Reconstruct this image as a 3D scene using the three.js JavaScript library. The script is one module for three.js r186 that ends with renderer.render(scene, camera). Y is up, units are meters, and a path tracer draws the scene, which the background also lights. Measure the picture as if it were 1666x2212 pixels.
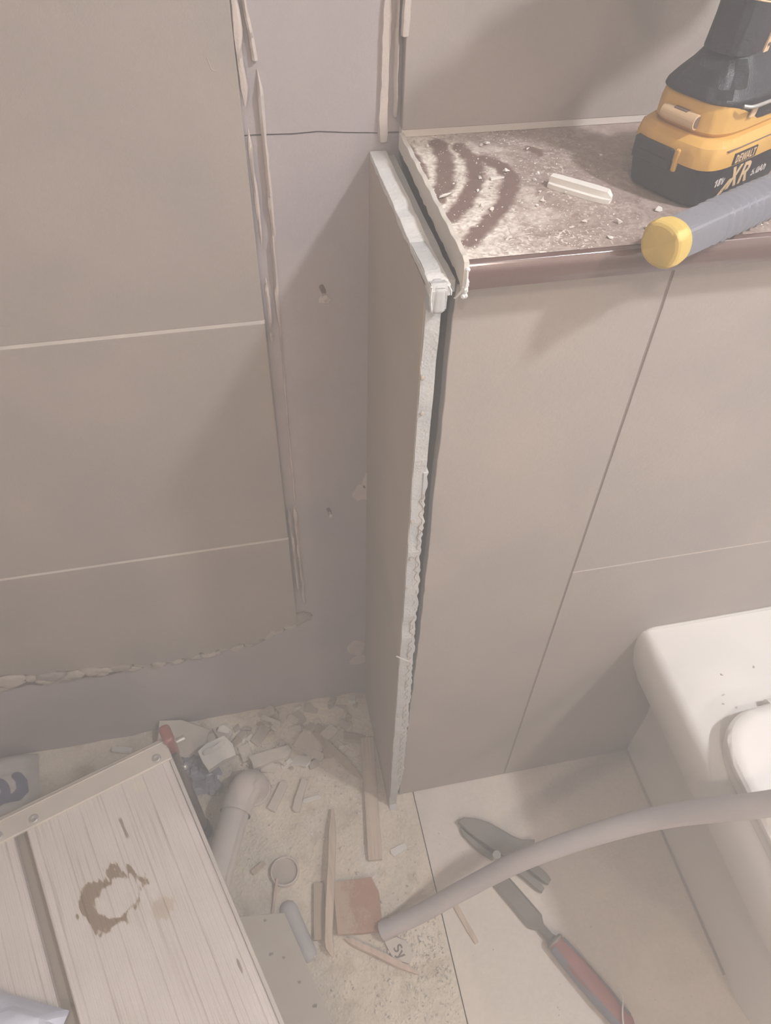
import * as THREE from 'three';
import { mergeGeometries, mergeVertices, toCreasedNormals } from 'three/addons/utils/BufferGeometryUtils.js';
import { ConvexGeometry } from 'three/addons/geometries/ConvexGeometry.js';
import { RoundedBoxGeometry } from 'three/addons/geometries/RoundedBoxGeometry.js';
import { TextGeometry } from 'three/addons/geometries/TextGeometry.js';
import { FontLoader } from 'three/addons/loaders/FontLoader.js';

// ------------------------------------------------------------------ camera, light, exposure
const scene = new THREE.Scene();
scene.background = new THREE.Color(0x000000);
const camera = new THREE.PerspectiveCamera(66.947, 1666 / 2212, 0.02, 30);
camera.position.set(-0.1395, 1.2, 0.4358);
camera.quaternion.setFromRotationMatrix(new THREE.Matrix4().makeBasis(
  new THREE.Vector3(0.97831, 0.02411, 0.20573),
  new THREE.Vector3(0.13829, 0.66344, -0.73534),
  new THREE.Vector3(-0.15422, 0.74784, 0.64572)));
const renderer = new THREE.WebGLRenderer({ antialias: true });
renderer.toneMapping = THREE.LinearToneMapping;
renderer.toneMappingExposure = 1.21;
renderer.shadowMap.enabled = true;
scene.fog = new THREE.FogExp2(new THREE.Color(0.95, 0.93, 0.91), 0.56);   // the plaster dust hanging in the air of the room, an even scattering volume lit only by the lamps

const LAMPS = [                                                           // recessed ceiling downlights, the last an added fill: x, z, colour, candela, half angle
  [0.90, 0.74, new THREE.Color(0.92, 0.935, 0.98), 26, 84, 'ceiling_light', 'round cool white recessed ceiling light above the toilet'],
  [0.86, 2.45, new THREE.Color(1.0, 0.82, 0.70), 30, 80, 'ceiling_light_001', 'round warm white recessed ceiling light near the doorway side of the ceiling'],
  [-0.42, 1.35, new THREE.Color(1.0, 0.83, 0.70), 13.5, 74, 'ceiling_light_002', 'added warm white fill light, round and unseen, left of the other ceiling lights'],  // unseen lamp, added to fill the shadows from the left
];

// ------------------------------------------------------------------ helpers
const V = (x, y, z) => new THREE.Vector3(x, y, z);
function rngOf(seed) { let a = seed >>> 0; return () => { a = (a + 0x6D2B79F5) >>> 0; let t = a; t = Math.imul(t ^ (t >>> 15), t | 1); t ^= t + Math.imul(t ^ (t >>> 7), t | 61); return ((t ^ (t >>> 14)) >>> 0) / 4294967296; }; }
function hash(ix, iy, s) { let h = Math.imul(ix, 374761393) + Math.imul(iy, 668265263) + Math.imul(s, 974634777); h = Math.imul(h ^ (h >>> 13), 1274126177); return ((h ^ (h >>> 16)) >>> 0) / 4294967296; }
function vnoise(x, y, s = 1) {
  const ix = Math.floor(x), iy = Math.floor(y), fx = x - ix, fy = y - iy, u = fx * fx * (3 - 2 * fx), v = fy * fy * (3 - 2 * fy);
  const a = hash(ix, iy, s), b = hash(ix + 1, iy, s), c = hash(ix, iy + 1, s), d = hash(ix + 1, iy + 1, s);
  return a + (b - a) * u + (c - a) * v + (a - b - c + d) * u * v;
}
function fbm(x, y, o = 4, s = 1) { let r = 0, a = 0.5, t = 0; for (let i = 0; i < o; i++) { r += a * vnoise(x, y, s + i); t += a; x *= 2.03; y *= 2.03; a *= 0.5; } return r / t; }
const sstep = (a, b, x) => { const t = Math.min(1, Math.max(0, (x - a) / (b - a))); return t * t * (3 - 2 * t); };
const mix = (a, b, t) => a + (b - a) * t;
const mix3 = (a, b, t) => [mix(a[0], b[0], t), mix(a[1], b[1], t), mix(a[2], b[2], t)];
function segDist(px, py, pts) {
  let best = 1e9;
  for (let i = 0; i < pts.length - 1; i++) {
    const [ax, ay] = pts[i], [bx, by] = pts[i + 1], dx = bx - ax, dy = by - ay, t = Math.max(0, Math.min(1, ((px - ax) * dx + (py - ay) * dy) / (dx * dx + dy * dy)));
    best = Math.min(best, Math.hypot(px - ax - t * dx, py - ay - t * dy));
  }
  return best;
}
function tex(w, h, fn, color = true, wrap = THREE.MirroredRepeatWrapping) {   // fn(u, v) -> 0..255 triple (sRGB when color) or a grey 0..1
  const d = new Uint8Array(w * h * 4);
  for (let j = 0; j < h; j++) for (let i = 0; i < w; i++) {
    const c = fn((i + 0.5) / w, (j + 0.5) / h), k = (j * w + i) * 4;
    if (typeof c === 'number') { d[k] = d[k + 1] = d[k + 2] = Math.max(0, Math.min(255, c * 255)); } else { d[k] = Math.max(0, Math.min(255, c[0])); d[k + 1] = Math.max(0, Math.min(255, c[1])); d[k + 2] = Math.max(0, Math.min(255, c[2])); }
    d[k + 3] = 255;
  }
  const t = new THREE.DataTexture(d, w, h, THREE.RGBAFormat);
  t.magFilter = THREE.LinearFilter; t.minFilter = THREE.LinearMipmapLinearFilter; t.generateMipmaps = true;
  t.wrapS = t.wrapT = wrap; if (color) t.colorSpace = THREE.SRGBColorSpace; t.needsUpdate = true;
  return t;
}
function rep(t, r) { const c = t.clone(); c.repeat.set(r, r); c.needsUpdate = true; return c; }
function uvWorld(g, k = 1) {                                              // uv in metres by the dominant normal
  const n = g.index ? g.toNonIndexed() : g; if (!n.attributes.normal) n.computeVertexNormals();
  const p = n.attributes.position, q = n.attributes.normal, uv = new Float32Array(p.count * 2);
  for (let i = 0; i < p.count; i++) {
    const ax = Math.abs(q.getX(i)), ay = Math.abs(q.getY(i)), az = Math.abs(q.getZ(i));
    let a, b; if (ay >= ax && ay >= az) { a = p.getX(i); b = p.getZ(i); } else if (az >= ax) { a = p.getX(i); b = p.getY(i); } else { a = p.getZ(i); b = p.getY(i); }
    uv[2 * i] = a * k; uv[2 * i + 1] = b * k;
  }
  n.setAttribute('uv', new THREE.BufferAttribute(uv, 2)); return n;
}
function clean(g) { const n = g.index ? g.toNonIndexed() : g; for (const k of Object.keys(n.attributes)) if (!['position', 'normal', 'uv'].includes(k)) n.deleteAttribute(k); if (!n.attributes.normal) n.computeVertexNormals(); if (!n.attributes.uv) uvWorld(n); return n; }
const merge = (list) => mergeGeometries(list.map(clean));
const bx = (x0, x1, y0, y1, z0, z1) => new THREE.BoxGeometry(x1 - x0, y1 - y0, z1 - z0).translate((x0 + x1) / 2, (y0 + y1) / 2, (z0 + z1) / 2);
const rbx = (x0, x1, y0, y1, z0, z1, r = 0.002, s = 2) => new RoundedBoxGeometry(x1 - x0, y1 - y0, z1 - z0, s, r).translate((x0 + x1) / 2, (y0 + y1) / 2, (z0 + z1) / 2);
function loft(sections, crease = 0.7, closed = true) {                    // rings of equal length -> one closed solid
  const n = sections[0].length, pos = [], idx = [];
  for (const s of sections) for (const p of s) pos.push(p.x, p.y, p.z);
  for (let i = 0; i < sections.length - 1; i++) for (let j = 0; j < n; j++) {
    const a = i * n + j, b = i * n + (j + 1) % n, c = a + n, d = b + n; idx.push(a, c, b, b, c, d);
  }
  if (closed) for (const e of [0, sections.length - 1]) {
    const c = sections[e].reduce((s, p) => s.add(p), V(0, 0, 0)).multiplyScalar(1 / n), k = pos.length / 3; pos.push(c.x, c.y, c.z);
    for (let j = 0; j < n; j++) { const a = e * n + j, b = e * n + (j + 1) % n; e ? idx.push(a, k, b) : idx.push(b, k, a); }
  }
  const g = new THREE.BufferGeometry(); g.setAttribute('position', new THREE.Float32BufferAttribute(pos, 3)); g.setIndex(idx);
  return uvWorld(toCreasedNormals(g, crease));
}
function superRing(cx, y, cz, a, b, e, n = 40) {                          // horizontal superellipse
  const r = []; for (let i = 0; i < n; i++) { const t = i / n * Math.PI * 2, c = Math.cos(t), s = Math.sin(t); r.push(V(cx + a * Math.sign(c) * Math.abs(c) ** (2 / e), y, cz - b * Math.sign(s) * Math.abs(s) ** (2 / e))); } return r;
}
function extrudeY(pts, h, bevel = 0) {                                    // outline in x,z, standing on y = 0
  const s = new THREE.Shape(pts.map(([x, z]) => new THREE.Vector2(x, -z)));
  const g = new THREE.ExtrudeGeometry(s, { depth: Math.max(1e-4, h - 2 * bevel), bevelEnabled: bevel > 0, bevelSize: bevel, bevelThickness: bevel, bevelOffset: -bevel, bevelSegments: 2, steps: 1 });
  return uvWorld(g.rotateX(-Math.PI / 2).translate(0, bevel, 0));
}
function extrudeZ(pts, z0, z1, bevel = 0) {                               // outline in x,y
  const s = new THREE.Shape(pts.map(([x, y]) => new THREE.Vector2(x, y)));
  return uvWorld(new THREE.ExtrudeGeometry(s, { depth: z1 - z0 - 2 * bevel, bevelEnabled: bevel > 0, bevelSize: bevel, bevelThickness: bevel, bevelOffset: -bevel, bevelSegments: 2 }).translate(0, 0, z0 + bevel));
}
function extrudeX(pts, x0, x1, bevel = 0) {                               // outline in z,y
  const s = new THREE.Shape(pts.map(([z, y]) => new THREE.Vector2(-z, y)));
  return uvWorld(new THREE.ExtrudeGeometry(s, { depth: x1 - x0 - 2 * bevel, bevelEnabled: bevel > 0, bevelSize: bevel, bevelThickness: bevel, bevelOffset: -bevel, bevelSegments: 2 }).rotateY(Math.PI / 2).translate(x0 + bevel, 0, 0));
}
function mesh(name, g, m, parent = scene) { const o = new THREE.Mesh(Array.isArray(g) ? merge(g) : g, m); o.name = name; o.castShadow = o.receiveShadow = true; parent.add(o); return o; }
const taken = {};
function numbered(n) { taken[n] = (taken[n] ?? -1) + 1; return taken[n] ? `${n}_${String(taken[n]).padStart(3, '0')}` : n; }
function tag(o, label, category, group, kind) { o.userData.label = label; o.userData.category = category; if (group) o.userData.group = group; if (kind) o.userData.kind = kind; return o; }
function thing(name, label, category, pos = [0, 0, 0], turn = 0, group) { const o = new THREE.Group(); o.name = numbered(name); o.position.set(...pos); o.rotation.y = turn; scene.add(o); return tag(o, label, category, group); }
function single(name, g, m, label, category, group, kind) { return tag(mesh(numbered(name), g, m), label, category, group, kind); }
function struct(name, g, m, label, category) { return tag(mesh(name, g, m), label, category, null, 'structure'); }
const std = (o) => new THREE.MeshStandardMaterial(o), phys = (o) => new THREE.MeshPhysicalMaterial(o);
const lin = (r, g, b) => new THREE.Color().setRGB(r, g, b);

// ------------------------------------------------------------------ materials
const fineBump = tex(512, 512, (u, v) => 0.35 * vnoise(u * 256, v * 256, 3) + 0.65 * fbm(u * 48, v * 48, 4, 9), false);
const mottle = tex(512, 512, (u, v) => { const f = fbm(u * 5, v * 5, 5, 21), g = vnoise(u * 200, v * 200, 5), k = 238 + (f - 0.5) * 26 + (g - 0.5) * 6; return [k, k - (f - 0.5) * 6, k - (f - 0.5) * 12]; });
const roughLumps = tex(512, 512, (u, v) => { const f = fbm(u * 14, v * 14, 5, 31), g = fbm(u * 70, v * 70, 3, 37); return 0.6 * f + 0.4 * g * g; }, false);
const M = {};
M.tile = std({ color: lin(0.47, 0.405, 0.36), map: rep(mottle, 2.5), roughness: 0.5, bumpMap: rep(fineBump, 6), bumpScale: 0.0002 });
M.tileDusty = std({ color: lin(0.64, 0.56, 0.49), map: rep(mottle, 4), roughness: 0.75, bumpMap: rep(fineBump, 8), bumpScale: 0.0003 });
M.paper = std({ color: lin(0.52, 0.455, 0.45), map: rep(mottle, 3), roughness: 0.92, bumpMap: rep(fineBump, 10), bumpScale: 0.0002 });
M.boardPaper = std({ color: lin(0.55, 0.47, 0.39), map: rep(mottle, 3), roughness: 0.92, bumpMap: rep(fineBump, 10), bumpScale: 0.0002 });
M.gypsum = std({ color: lin(0.84, 0.82, 0.79), map: rep(mottle, 8), roughness: 0.97, bumpMap: rep(roughLumps, 9), bumpScale: 0.0012 });
M.gypsumSmooth = std({ color: lin(0.60, 0.595, 0.585), map: rep(mottle, 8), roughness: 0.95, bumpMap: rep(roughLumps, 6), bumpScale: 0.0005 });
M.gypsumEdge = std({ color: lin(0.60, 0.595, 0.58), map: rep(mottle, 8), roughness: 0.97, bumpMap: rep(roughLumps, 9), bumpScale: 0.001 });
M.adhesive = std({ color: lin(0.60, 0.52, 0.45), map: rep(mottle, 9), roughness: 0.95, bumpMap: rep(roughLumps, 8), bumpScale: 0.0012 });
M.sealant = std({ color: lin(0.72, 0.62, 0.56), map: rep(mottle, 9), roughness: 0.7, bumpMap: rep(roughLumps, 8), bumpScale: 0.0006 });
M.grout = std({ color: lin(0.78, 0.70, 0.63), map: rep(mottle, 9), roughness: 0.9 });
M.hollowPrintBrown = std({ color: lin(0.22, 0.17, 0.145), map: rep(mottle, 9), roughness: 0.97, bumpMap: rep(roughLumps, 9), bumpScale: 0.001 });  // brown for the painted shade of hollows and for printed letters
M.jointBrown = std({ color: lin(0.24, 0.19, 0.16), roughness: 0.95 });
M.render = std({ color: lin(0.45, 0.40, 0.36), roughness: 0.95 });
M.white = std({ color: lin(0.88, 0.86, 0.83), roughness: 0.9 });
M.ceramic = phys({ color: lin(0.90, 0.86, 0.81), roughness: 0.35, clearcoat: 0.25, clearcoatRoughness: 0.4, bumpMap: rep(fineBump, 4), bumpScale: 0.0001 });
M.seatPlastic = phys({ color: lin(0.90, 0.86, 0.82), roughness: 0.35 });
M.wood = std({ color: lin(0.80, 0.66, 0.54), map: rep(tex(256, 256, (u, v) => { const k = 225 + (fbm(u * 60, v * 4, 3, 41) - 0.5) * 50; return [k, k - 4, k - 10]; }), 6), roughness: 0.85, bumpMap: rep(roughLumps, 6), bumpScale: 0.0004 });
M.woodDull = std({ color: lin(0.62, 0.51, 0.40), map: M.wood.map, roughness: 0.9, bumpMap: rep(roughLumps, 6), bumpScale: 0.0006 });
M.woodPink = std({ color: lin(0.85, 0.66, 0.56), map: M.wood.map, roughness: 0.85 });
M.chip = std({ color: lin(0.74, 0.66, 0.57), map: rep(mottle, 12), roughness: 0.95, bumpMap: rep(roughLumps, 12), bumpScale: 0.0006 });
M.chipPale = std({ color: lin(0.86, 0.82, 0.76), map: rep(mottle, 12), roughness: 0.95 });
M.chipGrey = std({ color: lin(0.56, 0.485, 0.41), map: rep(mottle, 12), roughness: 0.95 });
M.pvc = std({ color: lin(0.76, 0.67, 0.61), map: rep(mottle, 4), roughness: 0.6, bumpMap: rep(fineBump, 5), bumpScale: 0.0003 });
M.trim = std({ color: lin(0.74, 0.68, 0.60), map: rep(mottle, 5), roughness: 0.6 });
M.hose = std({ color: lin(0.62, 0.56, 0.55), map: rep(mottle, 4), roughness: 0.55 });
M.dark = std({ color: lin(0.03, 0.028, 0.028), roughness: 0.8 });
M.blackPlastic = std({ color: lin(0.018, 0.016, 0.018), roughness: 0.5, bumpMap: rep(fineBump, 14), bumpScale: 0.0003 });
M.blackRubber = std({ color: lin(0.022, 0.02, 0.026), roughness: 0.42, bumpMap: rep(fineBump, 18), bumpScale: 0.0004 });
M.yellow = std({ color: lin(0.62, 0.355, 0.085), roughness: 0.42 });
M.yellowPale = std({ color: lin(0.66, 0.46, 0.27), roughness: 0.5 });
M.capYellow = std({ color: lin(0.66, 0.47, 0.13), roughness: 0.5 });
M.grip = std({ color: lin(0.24, 0.24, 0.27), map: rep(mottle, 10), roughness: 0.6, bumpMap: rep(fineBump, 10), bumpScale: 0.0003 });
M.print = std({ color: lin(0.62, 0.56, 0.54), roughness: 0.6 });
M.steel = std({ color: lin(0.29, 0.26, 0.215), map: rep(mottle, 14), roughness: 0.6, metalness: 0.35 });
M.steelPale = std({ color: lin(0.52, 0.5, 0.47), roughness: 0.35, metalness: 0.6 });
M.redHandle = std({ color: lin(0.36, 0.12, 0.095), map: rep(mottle, 10), roughness: 0.55 });
M.redPlastic = phys({ color: lin(0.26, 0.085, 0.07), roughness: 0.25, clearcoat: 0.6 });
M.brown = std({ color: lin(0.16, 0.10, 0.08), roughness: 0.4 });
M.film = phys({ color: lin(0.30, 0.30, 0.34), roughness: 0.5 });
M.alu = std({ color: lin(0.66, 0.60, 0.55), map: rep(mottle, 6), roughness: 0.55, metalness: 0.15 });
M.aluBright = std({ color: lin(0.72, 0.65, 0.57), map: rep(mottle, 6), roughness: 0.42, metalness: 0.3 });
M.legMetal = phys({ color: lin(0.16, 0.14, 0.13), roughness: 0.22, metalness: 0.7 });

// ------------------------------------------------------------------ room shell
const XL = -1.0, XR = 1.35, ZF = 2.8, CEIL = 2.4, ZB = -0.2;
// floor: left bare dusty screed, right laid with large tiles
const floorMap = tex(1024, 1024, (u, v) => {
  const x = u * 0.9, y = v * 0.9, f = fbm(x * 9, y * 9, 5, 51), g = fbm(x * 45, y * 45, 4, 57), s = vnoise(x * 420, y * 420, 61);
  let c = mix3([214, 199, 179], [234, 223, 205], f);
  c = mix3(c, [168, 150, 126], sstep(0.58, 0.8, g) * 0.3);
  c = mix3(c, [228, 222, 210], sstep(0.6, 0.8, fbm(x * 16 + 7, y * 16, 4, 71)) * 0.6);
  const k = (s - 0.5) * 14; return [c[0] + k, c[1] + k, c[2] + k];
});
const floorTileMap = tex(1024, 1024, (u, v) => {
  const x = u * 0.9, y = v * 0.9, f = fbm(x * 7, y * 7, 5, 81), g = vnoise(x * 300, y * 300, 83), d = sstep(0.5, 0.75, fbm(x * 13 + 3, y * 13, 4, 85));
  const c = mix3(mix3([216, 203, 190], [226, 215, 204], f), [233, 220, 202], d * 0.6), k = (g - 0.5) * 8; return [c[0] + k, c[1] + k, c[2] + k];
});
const mScreed = std({ map: rep(floorMap, 1 / 0.9), roughness: 0.97, bumpMap: rep(roughLumps, 5), bumpScale: 0.003 });
const mFloorTile = std({ map: rep(floorTileMap, 1 / 0.9), roughness: 0.7, bumpMap: rep(fineBump, 3), bumpScale: 0.0006 });
const floor = struct('floor', uvWorld(bx(XL - 0.1, XR + 0.1, -0.16, -0.012, ZB - 0.2, ZF + 0.1)), M.render, 'dust covered bathroom floor strewn with rubble', 'floor');
{ // bare screed with gentle unevenness, a part of the floor
  const nx = 150, nz = 130, x0 = XL, x1 = 0.0287, z0 = ZB - 0.002, z1 = 1.4, pos = [], idx = [];
  const gx = (i) => { const t = i / nx; return t < 0.4 ? mix(x0, -0.62, t / 0.4) : mix(-0.62, x1, (t - 0.4) / 0.6); }, gz = (j) => { const t = j / nz; return t < 0.75 ? mix(z0, 0.45, t / 0.75) : mix(0.45, z1, (t - 0.75) / 0.25); };
  for (let j = 0; j <= nz; j++) for (let i = 0; i <= nx; i++) {
    const x = gx(i), z = gz(j), edge = sstep(0.0, 0.03, x1 - x);
    const heap = 0.012 * sstep(-0.13, -0.2, z) * sstep(-0.42, -0.3, x) * (0.4 + fbm(x * 30, z * 30, 3, 91));
    pos.push(x, (edge * ((fbm(x * 22, z * 22, 4, 93) - 0.62) * 0.008) - 0.0005) + heap * sstep(0, 0.02, -0.014 - x), z);
  }
  for (let j = 0; j < nz; j++) for (let i = 0; i < nx; i++) { const a = j * (nx + 1) + i, b = a + 1, c = a + nx + 1, d = c + 1; idx.push(a, c, b, b, c, d); }
  const g = new THREE.BufferGeometry(); g.setAttribute('position', new THREE.Float32BufferAttribute(pos, 3)); g.setIndex(idx); g.computeVertexNormals();
  mesh('screed', uvWorld(g), mScreed, floor);
  mesh('screed_base', uvWorld(bx(XL, x1 - 0.0005, -0.012, -0.006, z0, ZF)), mScreed, floor);
}
{ // floor tiles right of the joint
  const xs = [0.030, 0.63, 1.233, XR], zs = [-0.03, 0.565, 1.168, 1.771, 2.374, ZF];
  for (let i = 0; i < xs.length - 1; i++) for (let j = 0; j < zs.length - 1; j++) mesh('floor_tile', uvWorld(rbx(xs[i], xs[i + 1] - 0.003, -0.012, 0, zs[j], zs[j + 1] - 0.003, 0.001)), mFloorTile, floor);
  mesh('grout', uvWorld(bx(0.03, XR, -0.012, -0.002, -0.03, ZF)), M.grout, floor);
}
struct('ceiling', uvWorld(bx(XL - 0.1, XR + 0.1, CEIL, CEIL + 0.12, ZB - 0.2, ZF + 0.1)), M.white, 'plain white bathroom ceiling', 'ceiling');
struct('wall_left', uvWorld(bx(XL - 0.1, XL, -0.15, CEIL, ZB - 0.2, ZF + 0.1)), M.white, 'plain pale wall on the left of the bathroom', 'wall');
struct('wall_right', uvWorld(bx(XR, XR + 0.1, -0.15, CEIL, ZB - 0.2, ZF + 0.1)), M.white, 'plain pale wall on the right of the bathroom', 'wall');
struct('wall_front', uvWorld(bx(XL, XR, -0.15, CEIL, ZF, ZF + 0.1)), M.white, 'plain pale wall opposite the tiled wall', 'wall');

// ------------------------------------------------------------------ back wall: plasterboard, tiles, beads, broken edge
const wall = struct('wall_back', uvWorld(bx(XL, XR, -0.15, CEIL, ZB - 0.2, ZB - 0.0125)), M.render, 'plasterboard wall with beige tiles left and right of a stripped vertical band', 'wall');
{
  // two sheets meeting in a slightly crooked joint
  const J = [[XL, 0.9365], [-0.4, 0.937], [-0.103, 0.9372], [-0.075, 0.9362], [-0.055, 0.9368], [-0.03, 0.9345], [-0.006, 0.9328], [0.02, 0.9322], [XR, 0.932]];
  mesh('plasterboard', extrudeZ([[XL, -0.012], [XR, -0.012], ...J.map(([x, y]) => [x, y - 0.0007]).reverse()], ZB - 0.0125, ZB), M.paper, wall);
  mesh('plasterboard', extrudeZ([...J.map(([x, y]) => [x, y + 0.0007]), [XR, CEIL], [XL, CEIL]], ZB - 0.0125, ZB), M.paper, wall);
}
const TZ = ZB + 0.0105;
{
  const r = rngOf(5), G = 0.0016;
  const rows = [[0.4515, 0.771], [0.771, 1.0905], [1.0905, 1.41], [1.41, 1.7295], [1.7295, 2.049], [2.049, CEIL]];
  const cols = [[-0.112, -0.712], [-0.712, XL]];
  for (const [y0, y1] of rows) for (const [xa, xb] of cols) mesh('wall_tile', uvWorld(rbx(Math.min(xa, xb) + G, Math.max(xa, xb) - G, y0 + G, y1 - G, ZB, TZ, 0.0012)), M.tile, wall);
  // lowest row broken off along a ragged edge
  const ragged = [[-0.114, 0.268], [-0.121, 0.255], [-0.13, 0.262], [-0.141, 0.246], [-0.152, 0.252], [-0.163, 0.234], [-0.176, 0.24], [-0.188, 0.226], [-0.2, 0.233], [-0.214, 0.222], [-0.228, 0.229], [-0.243, 0.218], [-0.256, 0.226], [-0.27, 0.214], [-0.285, 0.22], [-0.3, 0.213], [-0.318, 0.221], [-0.335, 0.214], [-0.352, 0.226], [-0.372, 0.232], [-0.39, 0.228], [-0.41, 0.236], [-0.43, 0.233], [-0.45, 0.239], [-0.475, 0.236], [-0.5, 0.247], [-0.53, 0.251], [-0.57, 0.258], [-0.62, 0.25], [-0.67, 0.256], [-0.712 + G, 0.25]];
  mesh('wall_tile', extrudeZ([[-0.1135, 0.45], ...ragged, [-0.712 + G, 0.45]], ZB, TZ, 0.0008), M.tile, wall);
  mesh('wall_tile', extrudeZ([[-0.712 - G, 0.45], [-0.712 - G, 0.252], [-0.8, 0.246], [-0.9, 0.255], [XL, 0.247], [XL, 0.45]], ZB, TZ, 0.0008), M.tile, wall);
  for (const y of [0.4515, 0.771, 1.0905, 1.41]) mesh('grout_line', uvWorld(bx(XL, -0.1135, y - 0.0019, y + 0.0019, ZB, TZ - 0.0001)), M.grout, wall);
  // tiles right of the stripped band, above the ledge
  for (const [x0, x1] of [[0.0105, 0.611], [0.611, 1.211], [1.211, XR]]) for (const [y0, y1] of [[0.936, 1.256], [1.256, 1.576], [1.576, 1.896], [1.896, CEIL]])
    mesh('wall_tile', uvWorld(rbx(x0 + G, x1 - G, y0 + G, y1 - G, ZB, TZ, 0.0012)), M.tile, wall);
  mesh('grout_line', uvWorld(bx(0.012, 1.2, 0.9325, 0.9385, ZB, TZ - 0.0004)), M.grout, wall);
  // wavering beads of sealant and adhesive left beside the tile edges
  function bead(pts, hw, hh, seed, z = ZB, m = M.sealant, name = 'sealant_bead') {
    const secs = [], curve = new THREE.CatmullRomCurve3(pts.map(([x, y]) => V(x, y, 0))), n = Math.max(24, Math.round(curve.getLength() / 0.004));
    for (let i = 0; i <= n; i++) {
      const p = curve.getPoint(i / n), e = Math.min(1, Math.min(i, n - i) / 4 + 0.15), w = hw * e * (0.6 + 0.8 * fbm(p.y * 60, seed, 3, seed)), h = hh * e * (0.5 + fbm(p.y * 45 + 9, seed, 3, seed + 3)), dx = (fbm(p.y * 38, seed + 0.5, 3, seed + 7) - 0.5) * hw * 1.1;
      secs.push([V(p.x - w + dx, p.y, z - 0.001), V(p.x - w * 0.7 + dx, p.y, z + h * 0.8), V(p.x + dx * 0.7, p.y, z + h), V(p.x + w * 0.75 + dx, p.y, z + h * 0.75), V(p.x + w + dx, p.y, z - 0.001)]);
    }
    return mesh(name, loft(secs, 0.9), m, wall);
  }
  bead([[-0.1055, 2.3], [-0.1045, 1.06], [-0.1, 0.99]], 0.0022, 0.005, 3);
  bead([[-0.0985, 0.985], [-0.0975, 0.9], [-0.097, 0.845]], 0.0024, 0.006, 4);
  bead([[-0.0985, 0.86], [-0.0995, 0.8], [-0.0985, 0.755]], 0.0022, 0.005, 5);
  bead([[-0.0995, 0.84], [-0.0995, 0.7], [-0.1005, 0.6], [-0.1, 0.5]], 0.0012, 0.0025, 6);
  bead([[-0.1025, 0.5], [-0.1015, 0.4], [-0.1, 0.29]], 0.0026, 0.005, 7);
  bead([[-0.1115, 1.09], [-0.1115, 1.03], [-0.1105, 0.962]], 0.0032, 0.0035, 8, TZ - 0.003);
  bead([[-0.1105, 0.945], [-0.1095, 0.9], [-0.109, 0.845]], 0.0018, 0.004, 9, TZ - 0.003);
  bead([[-0.109, 0.815], [-0.1085, 0.785], [-0.1085, 0.762]], 0.0018, 0.004, 10, TZ - 0.003);
  bead([[-0.1095, 0.757], [-0.1085, 0.748]], 0.0016, 0.004, 11, TZ - 0.003);
  bead([[-0.1095, 0.5], [-0.1085, 0.45], [-0.108, 0.4], [-0.107, 0.33]], 0.0018, 0.004, 12, TZ - 0.004);
  // band edge beside the right hand tiles
  bead([[-0.0005, 2.3], [-0.0005, 1.05], [-0.0015, 0.98], [-0.0018, 0.925]], 0.0036, 0.0045, 13);
  bead([[0.0082, 2.3], [0.0078, 1.05], [0.0075, 0.945]], 0.0018, 0.007, 14);
  bead([[0.0122, 2.3], [0.0125, 1.04], [0.0118, 1.005]], 0.0026, 0.0022, 15, TZ);
  // lumps of old adhesive under the broken tiles
  const lumpAt = [[-0.112, 0.262, 0.017], [-0.122, 0.247, 0.012], [-0.146, 0.241, 0.014], [-0.16, 0.23, 0.01], [-0.177, 0.222, 0.012], [-0.205, 0.212, 0.012], [-0.224, 0.216, 0.009], [-0.246, 0.207, 0.012], [-0.265, 0.205, 0.01], [-0.292, 0.205, 0.012], [-0.318, 0.207, 0.014], [-0.345, 0.21, 0.01], [-0.37, 0.213, 0.016], [-0.39, 0.212, 0.014], [-0.409, 0.218, 0.018], [-0.432, 0.215, 0.016], [-0.462, 0.222, 0.021], [-0.488, 0.224, 0.015], [-0.515, 0.228, 0.024], [-0.545, 0.235, 0.02], [-0.6, 0.235, 0.024], [-0.66, 0.236, 0.022], [-0.38, 0.226, 0.012], [-0.42, 0.228, 0.012], [-0.445, 0.206, 0.012], [-0.475, 0.21, 0.014], [-0.398, 0.203, 0.01], [-0.128, 0.258, 0.012], [-0.186, 0.214, 0.008], [-0.235, 0.206, 0.008], [-0.352, 0.203, 0.01], [-0.53, 0.215, 0.016]];
  lumpAt.forEach(([x, y, s], i) => {
    const g = mergeVertices(new THREE.IcosahedronGeometry(1, 3).deleteAttribute('uv').deleteAttribute('normal')), p = g.attributes.position;
    for (let k = 0; k < p.count; k++) { const a = p.getX(k), b = p.getY(k), c = p.getZ(k), f = 0.75 + 0.6 * (fbm(a * 2.2 + i * 3.1, b * 2.2 + c * 1.3, 3, 111 + i) - 0.4); p.setXYZ(k, x + a * f * s * 1.25, y + b * f * s * 0.95, ZB + 0.002 + c * f * s * 0.5); }
    g.computeVertexNormals(); mesh('adhesive_lump', uvWorld(g), i % 4 === 0 ? M.tile : M.adhesive, wall);
  });
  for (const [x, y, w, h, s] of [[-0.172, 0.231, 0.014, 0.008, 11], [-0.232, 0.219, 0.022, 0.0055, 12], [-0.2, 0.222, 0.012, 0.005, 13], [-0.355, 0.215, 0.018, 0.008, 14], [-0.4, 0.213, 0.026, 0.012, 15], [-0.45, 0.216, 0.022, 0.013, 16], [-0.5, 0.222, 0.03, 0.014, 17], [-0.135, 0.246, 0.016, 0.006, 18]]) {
    const pts = []; for (let i = 0; i < 30; i++) { const t = i / 30 * Math.PI * 2, f = 0.6 + 0.8 * vnoise(Math.cos(t) * 3 + 5 * s, Math.sin(t) * 3, 131 + s); pts.push([x + Math.cos(t) * w * f * 1.25, y - 0.003 + Math.sin(t) * h * f * 1.4]); }
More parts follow.
